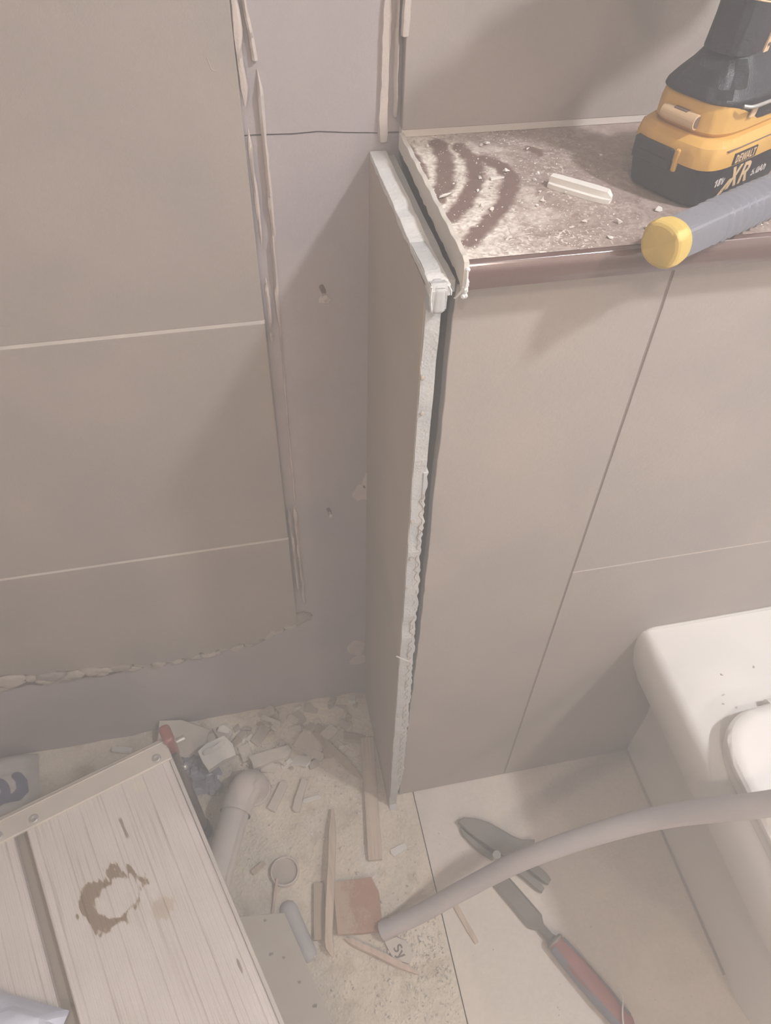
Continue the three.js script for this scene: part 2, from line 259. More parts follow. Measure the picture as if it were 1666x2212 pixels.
    mesh('hollow_shade_patch', extrudeZ(pts, ZB, ZB + 0.0012, 0.0003), M.hollowPrintBrown, wall);  // flat dark patches, the shade of broken hollows put into colour
  }
  // ragged patches of adhesive left on the band near the boxing, and two screw holes
  for (const [x, y, w, h, s] of [[-0.018, 0.506, 0.012, 0.012, 1], [-0.0135, 0.524, 0.004, 0.014, 2], [-0.026, 0.152, 0.014, 0.02, 3], [-0.02, 0.115, 0.02, 0.012, 4], [-0.0545, 0.782, 0.006, 0.0045, 6]]) {
    const pts = []; for (let i = 0; i < 22; i++) { const t = i / 22 * Math.PI * 2, f = 0.7 + 0.6 * vnoise(Math.cos(t) * 2 + 5 * s, Math.sin(t) * 2, 131 + s); pts.push([x + Math.cos(t) * w * f, y + Math.sin(t) * h * f]); }
    mesh('filler_patch', extrudeZ(pts, ZB, ZB + 0.0014, 0.0005), M.sealant, wall);
  }
  for (const [x, y, l] of [[-0.0562, 0.7935, 0.006], [-0.06, 0.4825, 0.004]]) {
    const c = new THREE.CapsuleGeometry(0.0024, l, 4, 10).rotateZ(0.35).scale(1, 1, 0.25).translate(x, y, ZB + 0.0002); mesh('screw_hole', uvWorld(c), M.brown, wall);
    mesh('wall_plug', uvWorld(new THREE.CylinderGeometry(0.0022, 0.0022, 0.012, 12).rotateX(Math.PI / 2 - 0.3).translate(x + 0.001, y - l * 0.9, ZB + 0.003)), M.sealant, wall);
  }
  // thin scuffs on the upper left tile
  const sc = [[-0.1345, 0.998], [-0.133, 0.9935], [-0.1318, 0.9895], [-0.129, 0.9885]].map(([x, y]) => V(x, y, TZ));
  mesh('scuff_mark', uvWorld(new THREE.TubeGeometry(new THREE.CatmullRomCurve3(sc), 12, 0.00035, 5)), M.chipGrey, wall);
}

// ------------------------------------------------------------------ boxing in front of the wall (boarded end, tiled face)
const boxing = struct('wall_boxing', uvWorld(bx(0.022, XR, -0.012, 0.908, ZB, -0.032)), M.render, 'low boxed-in wall with beige tiled front and cut plasterboard end', 'wall');
const BT = 0.9155;
{
  // boarded end: gypsum core between two paper faces; front edge ragged
  const r = rngOf(17), edge = [];
  for (let y = 0.006; y < 0.897; y += 0.006) edge.push([-0.0022 + (fbm(y * 40, 2, 3, 141) - 0.5) * 0.004, y]);
  const outline = [[ZB, 0.0], [0.004, 0.0], ...edge, [-0.001, 0.8985], [0.006, 0.8995], [0.0085, 0.903], [0.009, 0.917], [0.006, 0.9215]];
  for (let z = -0.004; z > ZB + 0.004; z -= 0.004) outline.push([z, BT + 0.004 + (fbm(z * 60, 3, 3, 143) - 0.5) * 0.004 - 0.002 * sstep(-0.02, -0.06, z)]);
  outline.push([ZB, BT]);
  mesh('plasterboard_core', extrudeX(outline, -0.0118, -0.0008), M.gypsumEdge, boxing);
  const face = outline.map(([z, y]) => [Math.min(z, -0.0038 + (fbm(y * 90, 5, 3, 145) - 0.5) * 0.0045), Math.min(y, 0.9138 + (fbm(z * 110, 7, 3, 147) - 0.5) * 0.005)]);
  mesh('board_paper', extrudeX(face, -0.0126, -0.0115), M.boardPaper, boxing);
  const capTop = [], capLow = []; for (let i = 0; i <= 48; i++) { const z = mix(ZB + 0.001, 0.0062, i / 48); capTop.push([z, 0.9185 + (fbm(z * 70, 11, 3, 149) - 0.5) * 0.003 + 0.002 * sstep(-0.03, 0.0, z)]); capLow.push([z, 0.9115]); }
  mesh('plaster_cap', extrudeX([...capTop, ...capLow.reverse()], -0.0124, 0.0018, 0.0006), M.gypsum, boxing);
  const fillTop = []; for (let i = 0; i <= 40; i++) { const z = mix(ZB + 0.001, -0.006, i / 40); fillTop.push([z, 0.9145 + (fbm(z * 50, 13, 3, 153) - 0.5) * 0.003]); }
  mesh('joint_filler', extrudeX([...fillTop, [-0.006, 0.906], [ZB + 0.001, 0.906]], 0.0012, 0.0088, 0.0004), M.gypsumSmooth, boxing);
  // smooth rounded nose of the board end right under the ledge
  mesh('board_nose', uvWorld(rbx(-0.0112, -0.0006, 0.8985, 0.9205, -0.004, 0.0096, 0.0042, 4)), M.gypsumSmooth, boxing);
  // torn tongues of board paper and plaster crumbs hanging at the nose
  const tongue = (pts, w, m) => { const c = new THREE.CatmullRomCurve3(pts), s = []; for (let i = 0; i <= 16; i++) { const p = c.getPoint(i / 16), a = w * (0.5 + fbm(i * 0.6, w * 900, 2, 151)); s.push([V(p.x - a, p.y, p.z - a * 0.5), V(p.x, p.y, p.z + a), V(p.x + a, p.y, p.z), V(p.x, p.y, p.z - a)]); } mesh('torn_paper', loft(s, 0.8), m, boxing); };
  tongue([V(-0.0118, 0.9205, 0.0085), V(-0.0125, 0.914, 0.0098), V(-0.0118, 0.906, 0.0102), V(-0.0108, 0.902, 0.0098)], 0.0007, M.gypsum);
  tongue([V(0.0, 0.9195, 0.007), V(0.0015, 0.9165, 0.008), V(0.002, 0.9125, 0.0075)], 0.0007, M.gypsum);
  tongue([V(0.0112, 0.93, 0.0068), V(0.0115, 0.924, 0.0074), V(0.0112, 0.917, 0.0068), V(0.009, 0.91, 0.004), V(0.0068, 0.906, 0.002)], 0.001, M.gypsum);
  // crumbling honeycombed adhesive in the joint between board and tile, lower half
  const ragR = []; for (let i = 0; i <= 150; i++) { const t = i / 150, y = mix(0.735, 0.055, t); ragR.push([mix(0.0006, 0.0052, sstep(0, 0.75, t)) * (1 - sstep(0.93, 1, t)) + (hash(i, 5, 7) - 0.5) * 0.0022 + (fbm(y * 70, 8, 3, 157) - 0.5) * 0.002, y]); }
  mesh('joint_adhesive', extrudeZ([[-0.003, 0.055], [-0.003, 0.735], ...ragR], -0.010, -0.0022, 0.0004), M.gypsumSmooth, boxing);
  const wave = []; for (let i = 0; i <= 190; i++) { const t = i / 190, y = mix(0.71, 0.07, t); wave.push(V(mix(-0.0024, 0.0006, t) + 0.0018 * Math.sin(i * 1.35 + 0.9 * Math.sin(i * 0.37)) + (hash(i, 3, 9) - 0.5) * 0.0016, y + (hash(i, 4, 9) - 0.5) * 0.002, -0.0021)); }
  mesh('crack_shade_line', uvWorld(new THREE.TubeGeometry(new THREE.CatmullRomCurve3(wave), 500, 0.00055, 5)), M.chipGrey, boxing);  // grey tube draws the dirty, shaded crack line of the joint
  for (const [y, d] of [[0.838, 0], [0.803, 1], [0.675, 0], [0.62, 1], [0.575, 0], [0.3, 1]]) mesh('plaster_pit', uvWorld(new THREE.SphereGeometry(0.0016, 10, 8).scale(1, 1.5, 0.4).translate(-0.0105 + 0.0015 * d, y, -0.0013)), M.chipGrey, boxing);
  mesh('splinter', loft([[V(-0.018, 0.452, 0.002), V(-0.0165, 0.452, 0.002), V(-0.0165, 0.4535, 0.002), V(-0.018, 0.4535, 0.002)], [V(-0.004, 0.436, 0.001), V(-0.0025, 0.436, 0.001), V(-0.0025, 0.4375, 0.001), V(-0.004, 0.4375, 0.001)]]), M.chipPale, boxing);
  // tiles on the front
  const F = -0.0165, G = 0.0011, ragL = [];
  for (let y = 0.002; y <= 0.909; y += 0.0095) ragL.push([0.0128 - 0.006 * sstep(0.5, 0.02, y) + (fbm(y * 55, 4, 3, 161) - 0.5) * 0.0022, y]);
  mesh('wall_tile', extrudeZ([...ragL.reverse(), [0.1785 - G, 0.001], [0.1785 - G, 0.909]], -0.029, F, 0.0008), M.tile, boxing);
  for (const [x0, x1] of [[0.1785, 0.7785], [0.7785, XR]]) { mesh('wall_tile', uvWorld(rbx(x0 + G, x1 - G, 0.001, 0.5325, -0.029, F, 0.001)), M.tile, boxing); mesh('wall_tile', uvWorld(rbx(x0 + G, x1 - G, 0.5335, 0.909, -0.029, F, 0.001)), M.tile, boxing); }
  mesh('grout_line', uvWorld(bx(0.18, XR, 0.5315, 0.5345, -0.029, F - 0.0001)), M.sealant, boxing);
  mesh('grout_line', uvWorld(bx(0.1774, 0.1796, 0, 0.909, -0.029, F - 0.0009)), M.jointBrown, boxing);
  mesh('tile_adhesive', uvWorld(bx(0.018, XR, 0, 0.909, -0.032, -0.0285)), M.adhesive, boxing);
}

// ------------------------------------------------------------------ brown ledge board with plaster dust wiped by fingers
const shelf = thing('ledge_shelf', 'glossy brown ledge board topping the boxed wall, dusted with wiped plaster', 'shelf');
{
  const trails = [[[[0.011, -0.175], [0.0125, -0.138], [0.011, -0.119]], 0.0066], [[[0.039, -0.176], [0.037, -0.146], [0.026, -0.105], [0.013, -0.084]], 0.0076], [[[0.054, -0.167], [0.0585, -0.139], [0.051, -0.109], [0.033, -0.075], [0.016, -0.057]], 0.0069], [[[0.068, -0.143], [0.0775, -0.128], [0.0785, -0.104], [0.061, -0.071], [0.037, -0.041], [0.02, -0.022]], 0.0068], [[[0.11, -0.155], [0.114, -0.146]], 0.005]];
  const dustAt = (x, z) => {
    const n = fbm(x * 60, z * 60, 4, 171), n2 = fbm(x * 220, z * 220, 3, 175), n3 = vnoise(x * 700, z * 700, 177);
    let d = sstep(0.135, 0.03, x + (n - 0.5) * 0.09) * (0.75 + 0.35 * n2);
    d = Math.max(d, 0.8 * sstep(-0.178, -0.192, z + (n2 - 0.5) * 0.02) * sstep(0.12, 0.06, x));
    d = Math.max(d, 0.30 + 0.26 * n2 + 0.12 * (n - 0.5));
    let clear = 0;
    for (const [pts, w] of trails) { const e = segDist(x, z, pts) + (n2 - 0.5) * 0.004; clear = Math.max(clear, sstep(w + 0.0022, w - 0.003, e)); }
    d *= 0.86 + 0.5 * (vnoise(x * 500, z * 500, 173) - 0.35) * (0.4 + n); d = mix(d, 0.10 + 0.05 * n2, clear * 0.97);
    const speck = sstep(0.75, 0.83, n3 + 0.25 * (n - 0.5)) * sstep(0.30, 0.05, x) * (1 - 0.85 * clear);
    return Math.min(1, Math.max(d, speck * 0.9));
  };
  const W = 0.4, D = 0.205;
  const map = tex(1536, 768, (u, v) => { const x = 0.01 + u * W, z = -0.2 + v * D, d = dustAt(x, z), s = (vnoise(x * 900, z * 900, 179) - 0.5) * 16; const c = mix3([96, 68, 60], [234, 225, 213], d ** 0.85); return [c[0] + s * d, c[1] + s * d, c[2] + s * d]; });
  const rou = tex(768, 384, (u, v) => { const x = 0.01 + u * W, z = -0.2 + v * D; return 0.3 + 0.6 * dustAt(x, z); }, false);
  const bump = tex(1536, 768, (u, v) => { const x = 0.01 + u * W, z = -0.2 + v * D, d = dustAt(x, z); return d * (0.45 + 0.55 * fbm(x * 260, z * 260, 3, 181)); }, false);
  const mTop = std({ map, roughnessMap: rou, roughness: 1, bumpMap: bump, bumpScale: 0.0012 });
  const mNose = phys({ color: lin(0.135, 0.075, 0.062), roughness: 0.25, clearcoat: 1, clearcoatRoughness: 0.12, bumpMap: rep(fineBump, 5), bumpScale: 0.0001 });
  // board: bullnosed front edge
  const y0 = 0.9105, y1 = 0.932, zf = 0.0035, rr = 0.007, prof = [[ZB + 0.0105, y0], [zf - 0.004, y0], [zf - 0.001, y0 + 0.0012], [zf, y0 + 0.004]];
  for (let i = 0; i <= 10; i++) { const a = i / 10 * Math.PI / 2; prof.push([zf - rr + rr * Math.cos(a), y1 - rr + rr * Math.sin(a)]); }
  prof.push([ZB + 0.0105, y1]);
  const g = toCreasedNormals(extrudeX(prof, 0.0135, XR - 0.0), 0.5);
  mesh('board', g, mNose, shelf);
  // dusty top face of the board: a thin skin of settled dust with real thickness
  const top = new THREE.PlaneGeometry(XR - 0.0135, 0.1895, 60, 20).rotateX(-Math.PI / 2).translate((XR + 0.0135) / 2, y1 + 0.00015, (ZB + 0.0105 + zf - rr + 0.0005) / 2), p = top.attributes.position, uv = top.attributes.uv;
  for (let i = 0; i < p.count; i++) uv.setXY(i, (p.getX(i) - 0.01) / W, (p.getZ(i) + 0.2) / D);
  mesh('dust_layer', top, mTop, shelf).userData.label = 'pale plaster dust with dark arcs wiped by fingers';
}
// edge trim standing along the cut end of the ledge
{
  const o = thing('edge_trim', 'pale strip of edge trim standing along the cut end of the brown ledge', 'trim');
  const up = [], low = [];
  for (let i = 0; i <= 50; i++) { const t = i / 50, z = mix(-0.189, 0.0, t); up.push([z, 0.9365 + 0.0006 * Math.sin(i)]); low.push([z, 0.924 - 0.006 * t + (fbm(t * 30, 6, 3, 191) - 0.5) * 0.0042]); }
  mesh('strip', extrudeX([...up, [0.005, 0.9345], [0.0066, 0.929], [0.0066, 0.918], [0.004, 0.912], ...low.reverse()], 0.0095, 0.0132, 0.0004), M.trim, o);
  const r = rngOf(23), gs = [];
  for (let i = 0; i < 26; i++) { const t = r(), z = mix(-0.005, 0.006, t), y = mix(0.935, 0.909, r()); gs.push(uvWorld(new THREE.IcosahedronGeometry(0.0012 + r() * 0.0012, 0).rotateX(r() * 5).translate(0.0118 + (r() - 0.5) * 0.002, y, 0.0055 + (y > 0.93 ? -0.003 : 0) + (r() - 0.5) * 0.001))); }
  mesh('plaster_crumbs', gs, M.gypsum, o).userData.kind = 'stuff';
}

// ------------------------------------------------------------------ toilet (close coupled to the boxing)
{
  const o = thing('toilet', 'white back-to-wall toilet with closed lid standing against the tiled boxing', 'toilet', [0.49, 0, -0.0165]);
  const prof = [[0.0, 0.100, 0.47], [0.03, 0.101, 0.475], [0.12, 0.101, 0.475], [0.165, 0.106, 0.48], [0.20, 0.124, 0.49], [0.25, 0.153, 0.51], [0.30, 0.174, 0.53], [0.34, 0.184, 0.54], [0.366, 0.186, 0.545], [0.378, 0.183, 0.543], [0.384, 0.175, 0.536]];
  const ring = (y, hw, L) => { const n = []; const zc = Math.max(0.1, L - hw * 1.25); for (let i = 0; i <= 6; i++) n.push(V(-hw, y, mix(0, zc, i / 6))); for (let i = 1; i < 24; i++) { const a = Math.PI - i / 24 * Math.PI; n.push(V(hw * Math.cos(a), y, zc + (L - zc) * Math.sin(a))); } for (let i = 0; i <= 6; i++) n.push(V(hw, y, mix(zc, 0, i / 6))); return n; };
  mesh('bowl', loft(prof.map(([y, w, l]) => ring(y, w, l)), 1.1), M.ceramic, o);
  const lidRing = (y, k) => { const n = []; for (let i = 0; i < 48; i++) { const t = i / 48 * Math.PI * 2, c = Math.cos(t), s = Math.sin(t); const zz = s < 0 ? 0.30 - 0.165 * Math.abs(s) ** 0.22 : 0.30 + 0.24 * s; const hw = s < 0 ? 0.16 + 0.018 * (1 - Math.abs(s)) : 0.178; n.push(V(-hw * k * Math.sign(c) * Math.abs(c) ** (s < 0 ? 0.22 : 1), y, 0.33 + (zz - 0.33) * k)); } return n; };
  mesh('seat', loft([lidRing(0.3845, 0.96), lidRing(0.386, 0.985), lidRing(0.397, 0.985), lidRing(0.399, 0.97)], 0.9), M.seatPlastic, o);
  mesh('lid', loft([lidRing(0.3995, 0.985), lidRing(0.402, 1.0), lidRing(0.411, 1.0), lidRing(0.4145, 0.985), lidRing(0.4165, 0.93), lidRing(0.417, 0.6)], 0.9), M.seatPlastic, o);
  for (const s of [-1, 1]) mesh('hinge', uvWorld(new THREE.CylinderGeometry(0.008, 0.008, 0.034, 20).rotateZ(Math.PI / 2).translate(0.075 * s, 0.394, 0.131)), M.seatPlastic, o);
  const seal = []; for (let i = 0; i <= 20; i++) seal.push(V(mix(-0.17, 0.17, i / 20), 0.384, 0.0015));
  mesh('sealant', uvWorld(new THREE.TubeGeometry(new THREE.CatmullRomCurve3([V(-0.182, 0.368, 0.0012), V(-0.178, 0.381, 0.0012), ...seal]), 50, 0.0022, 8)), M.chipPale, o);
  const foot = []; for (let i = 0; i <= 20; i++) foot.push(V(-0.1005, 0.001, mix(0.002, 0.33, i / 20)));
  mesh('sealant', uvWorld(new THREE.TubeGeometry(new THREE.CatmullRomCurve3(foot), 30, 0.0028, 6)), M.sealant, o);
}

// ------------------------------------------------------------------ cordless drill standing on its battery
const font = await new FontLoader().loadAsync('fonts/droid/droid_sans_bold.typeface.json');
function lettering(str, h, depth = 0.0004, slant = 0, wide = 1) { const g = new TextGeometry(str, { font, size: h, depth, curveSegments: 4, bevelEnabled: false }); g.computeBoundingBox(); const b = g.boundingBox; g.translate(-b.min.x, -b.min.y, 0); if (slant) g.applyMatrix4(new THREE.Matrix4().set(1, slant, 0, 0, 0, 1, 0, 0, 0, 0, 1, 0, 0, 0, 0, 1)); g.scale(wide, 1, 1); return uvWorld(g); }
{
  const o = thing('cordless_drill', 'black and yellow cordless drill standing upright on its battery on the ledge', 'drill', [0.2255, 0.9322, -0.0865], 27 * Math.PI / 180);
  const R = (y, a, b, e = 5, cx = 0, cz = 0) => superRing(cx, y, cz, a, b, e, 44);
  // battery: black tub, yellow shoulder, both following the same plan
  const bat = mesh('battery', loft([R(0, 0.05, 0.029, 5, 0, -0.002), R(0.003, 0.055, 0.034, 5, 0, -0.002), R(0.02, 0.0575, 0.0362, 5, 0, -0.002), R(0.03, 0.0578, 0.0366, 5, 0, -0.002), R(0.0305, 0.056, 0.035, 5, 0, -0.002)], 0.6), M.blackPlastic, o);
  mesh('battery_cover', loft([R(0.0292, 0.0582, 0.037, 5, 0, -0.002), R(0.037, 0.0582, 0.037, 5, 0, -0.002), R(0.043, 0.0568, 0.0356, 5, 0, -0.002), R(0.0465, 0.053, 0.032, 5, 0, -0.002), R(0.047, 0.05, 0.029, 5, 0, -0.002)], 0.6), M.yellow, bat);
  mesh('release_latch', uvWorld(rbx(-0.0605, -0.05, 0.022, 0.0372, -0.0285, 0.0045, 0.0015)), M.blackPlastic, bat);
  mesh('latch_rib', uvWorld(rbx(-0.0612, -0.055, 0.0282, 0.0296, -0.024, 0.0005, 0.0006)), M.blackRubber, bat);
  mesh('cover_rim', uvWorld(rbx(-0.0595, -0.052, 0.0225, 0.0385, 0.0052, 0.0092, 0.0015)), M.yellow, bat);
  for (const z of [-1, 1]) mesh('side_groove', uvWorld(rbx(-0.04, 0.045, 0.0405, 0.0413, z * 0.0358 - 0.002 - 0.0008, z * 0.0358 - 0.002 + 0.0008, 0.0003)), M.brown, bat);
  // foot: yellow lower band with the tube-shaped lamp housing, black rubber saddle rising into the handle
  mesh('foot', loft([R(0.0466, 0.047, 0.0285, 4, -0.001, -0.002), R(0.05, 0.0495, 0.031, 4, -0.001, -0.002), R(0.06, 0.0485, 0.031, 4, -0.001, -0.002), R(0.067, 0.0465, 0.0298, 4, -0.001, -0.002), R(0.069, 0.043, 0.027, 4, -0.001, -0.002)], 0.6), M.yellow, o);
  mesh('foot_saddle', loft([R(0.0545, 0.037, 0.0318, 4, 0.017, -0.002), R(0.0615, 0.0425, 0.0322, 4, 0.0105, -0.002), R(0.0685, 0.0475, 0.0315, 3.6, 0.0015, -0.002), R(0.071, 0.047, 0.031, 3.4, 0.001, -0.002), R(0.076, 0.042, 0.0282, 3, 0.0, -0.002), R(0.083, 0.0335, 0.0232, 2.6, 0.0, -0.002), R(0.09, 0.0268, 0.0192, 2.4, 0, -0.002), R(0.094, 0.024, 0.0176, 2.4, 0, -0.002)], 0.9), M.blackRubber, o);
  const lamp = mesh('bit_tube', loft([[0, 1], [0.15, 1], [1, 1]].map(([t]) => { const n = [], z = mix(-0.0175, 0.0105, t), r = 0.0049 - (t === 0 ? 0.0008 : 0); for (let i = 0; i < 24; i++) { const a = i / 24 * Math.PI * 2; n.push(V(-0.0508 + r * Math.cos(a), 0.0552 + r * Math.sin(a), z)); } return n; }), 0.8), M.yellowPale, o);
  mesh('tube_mouth', uvWorld(new THREE.CylinderGeometry(0.0037, 0.0037, 0.0008, 20).rotateX(Math.PI / 2).translate(-0.0508, 0.0552, 0.0106)), M.brown, lamp);
  mesh('tube_slot', uvWorld(rbx(-0.0531, -0.0485, 0.0587, 0.0605, -0.009, 0.002, 0.0006)), M.brown, lamp);
  // handle
  mesh('handle', loft([R(0.092, 0.0245, 0.0178, 2.6, 0, -0.002), R(0.11, 0.0218, 0.0172, 2.6, 0.001, -0.002), R(0.13, 0.0212, 0.017, 2.6, 0.002, -0.002), R(0.15, 0.0222, 0.0172, 2.6, 0.003, -0.002), R(0.17, 0.025, 0.0178, 2.6, 0.004, -0.002), R(0.185, 0.03, 0.0185, 2.6, 0.004, -0.002)], 0.9), M.blackRubber, o);
  // pale seam and grip panel lines on the side of the handle
  const seam = (pts, r = 0.0006) => mesh('grip_seam', uvWorld(new THREE.TubeGeometry(new THREE.CatmullRomCurve3(pts.map(([x, y]) => { const k = Math.min(0.999, Math.abs((x - 0.001) / 0.0225)); return V(x, y, -0.002 + 0.0172 * (1 - k ** 2.6) ** (1 / 2.6)); })), 30, r, 6)), M.yellowPale, o);
  seam([[-0.0195, 0.124], [-0.008, 0.122], [0.0025, 0.121], [0.0085, 0.112], [0.0115, 0.106]]);
  seam([[-0.0195, 0.146], [-0.013, 0.14], [-0.002, 0.139], [0.004, 0.144], [0.006, 0.152], [0.006, 0.166]]);
  { const gp = mesh('grip_badge', loft([0, 1].map((t) => [V(0.0015, 0.092, 0.0158 + 0.0012 * t), V(0.0072, 0.092, 0.0156 + 0.0012 * t), V(0.0118, 0.106, 0.0138 + 0.0012 * t), V(0.011, 0.11, 0.0138 + 0.0012 * t), V(0.0062, 0.1065, 0.015 + 0.0012 * t)]).reverse(), 0.3), M.yellowPale, o); for (let i = 0; i < 3; i++) mesh('badge_mark', uvWorld(new THREE.CylinderGeometry(0.0011, 0.0011, 0.0006, 10).rotateX(Math.PI / 2).translate(0.0056 + 0.0018 * i, 0.0965 + 0.0045 * i, 0.0173 - 0.0007 * i)), M.brown, gp); }
  mesh('grip_badge', loft([0, 1].map((t) => [V(0.0145, 0.125, 0.0118 + 0.0012 * t), V(0.0178, 0.133, 0.0102 + 0.0012 * t), V(0.0185, 0.141, 0.0102 + 0.0012 * t), V(0.0142, 0.138, 0.0122 + 0.0012 * t)]).reverse(), 0.3), M.yellowPale, o);
  mesh('belt_hook', uvWorld(new THREE.TubeGeometry(new THREE.CatmullRomCurve3([V(-0.026, 0.0685, 0.0305), V(-0.022, 0.068, 0.0335), V(0.0, 0.0675, 0.0345), V(0.03, 0.067, 0.0345), V(0.036, 0.0655, 0.031)]), 30, 0.0013, 8)), M.steelPale, o);
  mesh('foot_badge', loft([0, 1].map((t) => [V(-0.0135, 0.0585, 0.0298 + 0.001 * t), V(-0.0075, 0.0585, 0.03 + 0.001 * t), V(-0.0058, 0.0635, 0.03 + 0.001 * t), V(-0.0118, 0.0635, 0.0298 + 0.001 * t)]).reverse(), 0.3), M.yellowPale, o);
  // printed lettering on the battery side
  const Zs = 0.0346;
  mesh('brand_plate', uvWorld(rbx(-0.031, -0.004, 0.0302, 0.0378, 0.0325, 0.0356, 0.0002)), M.blackPlastic, bat);
  mesh('brand_lettering', lettering('DEWALT', 0.0056, 0.0004, 0, 1.0).scale(0.8, 1, 1).translate(-0.0296, 0.0312, 0.0355), M.yellowPale, bat);
  mesh('series_lettering', lettering('XR', 0.0155, 0.0004, 0.12, 0.95).translate(-0.028, 0.0115, Zs - 0.0003), M.yellowPale, bat);
  mesh('series_slash', loft([0, 1].map((t) => [V(-0.0405, 0.0025, Zs - 0.0016 + 0.001 * t), V(-0.0375, 0.0025, Zs - 0.0016 + 0.001 * t), V(-0.023, 0.0185, Zs - 0.0004 + 0.0006 * t), V(-0.026, 0.0185, Zs - 0.0004 + 0.0006 * t)]).reverse(), 0.3), M.yellowPale, bat);
  mesh('voltage_lettering', lettering('18V', 0.0052, 0.0004, 0.15).translate(-0.0435, 0.0165, Zs - 0.0012), M.print, bat);
  mesh('capacity_lettering', lettering('5.0Ah', 0.0052, 0.0004, 0.15).translate(0.004, 0.0125, Zs - 0.0012), M.print, bat);
  for (const c of o.children) if (['foot_saddle', 'handle', 'grip_seam', 'grip_badge', 'belt_hook', 'foot_badge'].includes(c.name)) c.position.x -= c.name === 'foot_saddle' ? 0.004 : 0.0085;
  // upper housing, out over the top of the picture
  const ringX = (x, ry, rz, cy = 0.208) => { const n = []; for (let i = 0; i < 32; i++) { const a = i / 32 * Math.PI * 2; n.push(V(x, cy + ry * Math.cos(a), -0.002 + rz * Math.sin(a))); } return n; };
  mesh('motor_housing', loft([ringX(0.088, 0.014, 0.015), ringX(0.084, 0.024, 0.025), ringX(0.07, 0.031, 0.031), ringX(0.03, 0.033, 0.032), ringX(-0.02, 0.032, 0.032), ringX(-0.03, 0.03, 0.03)].map((r) => r), 0.7), M.yellow, o);
  mesh('gear_collar', loft([ringX(-0.03, 0.03, 0.03), ringX(-0.055, 0.03, 0.03), ringX(-0.06, 0.026, 0.026)], 0.7), M.blackPlastic, o);
  mesh('chuck', loft([ringX(-0.06, 0.022, 0.022), ringX(-0.08, 0.0225, 0.0225), ringX(-0.092, 0.02, 0.02), ringX(-0.1, 0.009, 0.009)], 0.7), M.blackRubber, o);
  mesh('trigger', loft([R(0.155, 0.006, 0.008, 2.5, -0.023, -0.002), R(0.165, 0.009, 0.008, 2.5, -0.027, -0.002), R(0.18, 0.008, 0.008, 2.5, -0.029, -0.002)], 0.9), M.blackPlastic, o);
}

// ------------------------------------------------------------------ hammer lying across the front of the ledge
{
  const o = thing('hammer', 'hammer with grey rubber grip and yellow end cap lying on the ledge', 'hammer', [0.1325, 0.9478, 0.0275], Math.atan2(0.42, 0.9));
  const ring = (x, ry, rz, e = 2.3) => { const n = []; for (let i = 0; i < 36; i++) { const a = i / 36 * Math.PI * 2, c = Math.cos(a), s = Math.sin(a); n.push(V(x, ry * Math.sign(c) * Math.abs(c) ** (2 / e), rz * Math.sign(s) * Math.abs(s) ** (2 / e))); } return n; };
  mesh('end_cap', loft([ring(-0.0025, 0.0122, 0.0122), ring(-0.0018, 0.0141, 0.0141), ring(-0.0003, 0.015, 0.015), ring(0.005, 0.0153, 0.0153), ring(0.0115, 0.0142, 0.0142), ring(0.0125, 0.0125, 0.0125)], 0.9), M.capYellow, o);
  const secs = []; for (let i = 0; i <= 120; i++) { const t = i / 120, x = mix(0.012, 0.15, t), rib = 0.0008 * Math.sin(i * 0.9) * sstep(0.18, 0.3, t), r0 = mix(0.0132, 0.0122, sstep(0, 0.4, t)) + 0.0012 * Math.sin(t * 3.1); secs.push(ring(x, r0 + rib, r0 + rib)); }
  mesh('grip', loft(secs, 1.0), M.grip, o);
  mesh('shaft', loft([ring(0.15, 0.009, 0.009), ring(0.27, 0.009, 0.009)], 0.8), M.steelPale, o);
  mesh('head', loft([-0.05, -0.032, -0.03, 0.022, 0.04, 0.055].map((z, i) => { const r = [0.011, 0.0115, 0.009, 0.010, 0.006, 0.0015][i], n = []; for (let k = 0; k < 20; k++) { const a = k / 20 * Math.PI * 2; n.push(V(0.275 + (i > 3 ? 0.009 : r) * Math.cos(a), 0.0 + r * Math.sin(a), -z)); } return n; }), 0.6), M.steel, o);
}

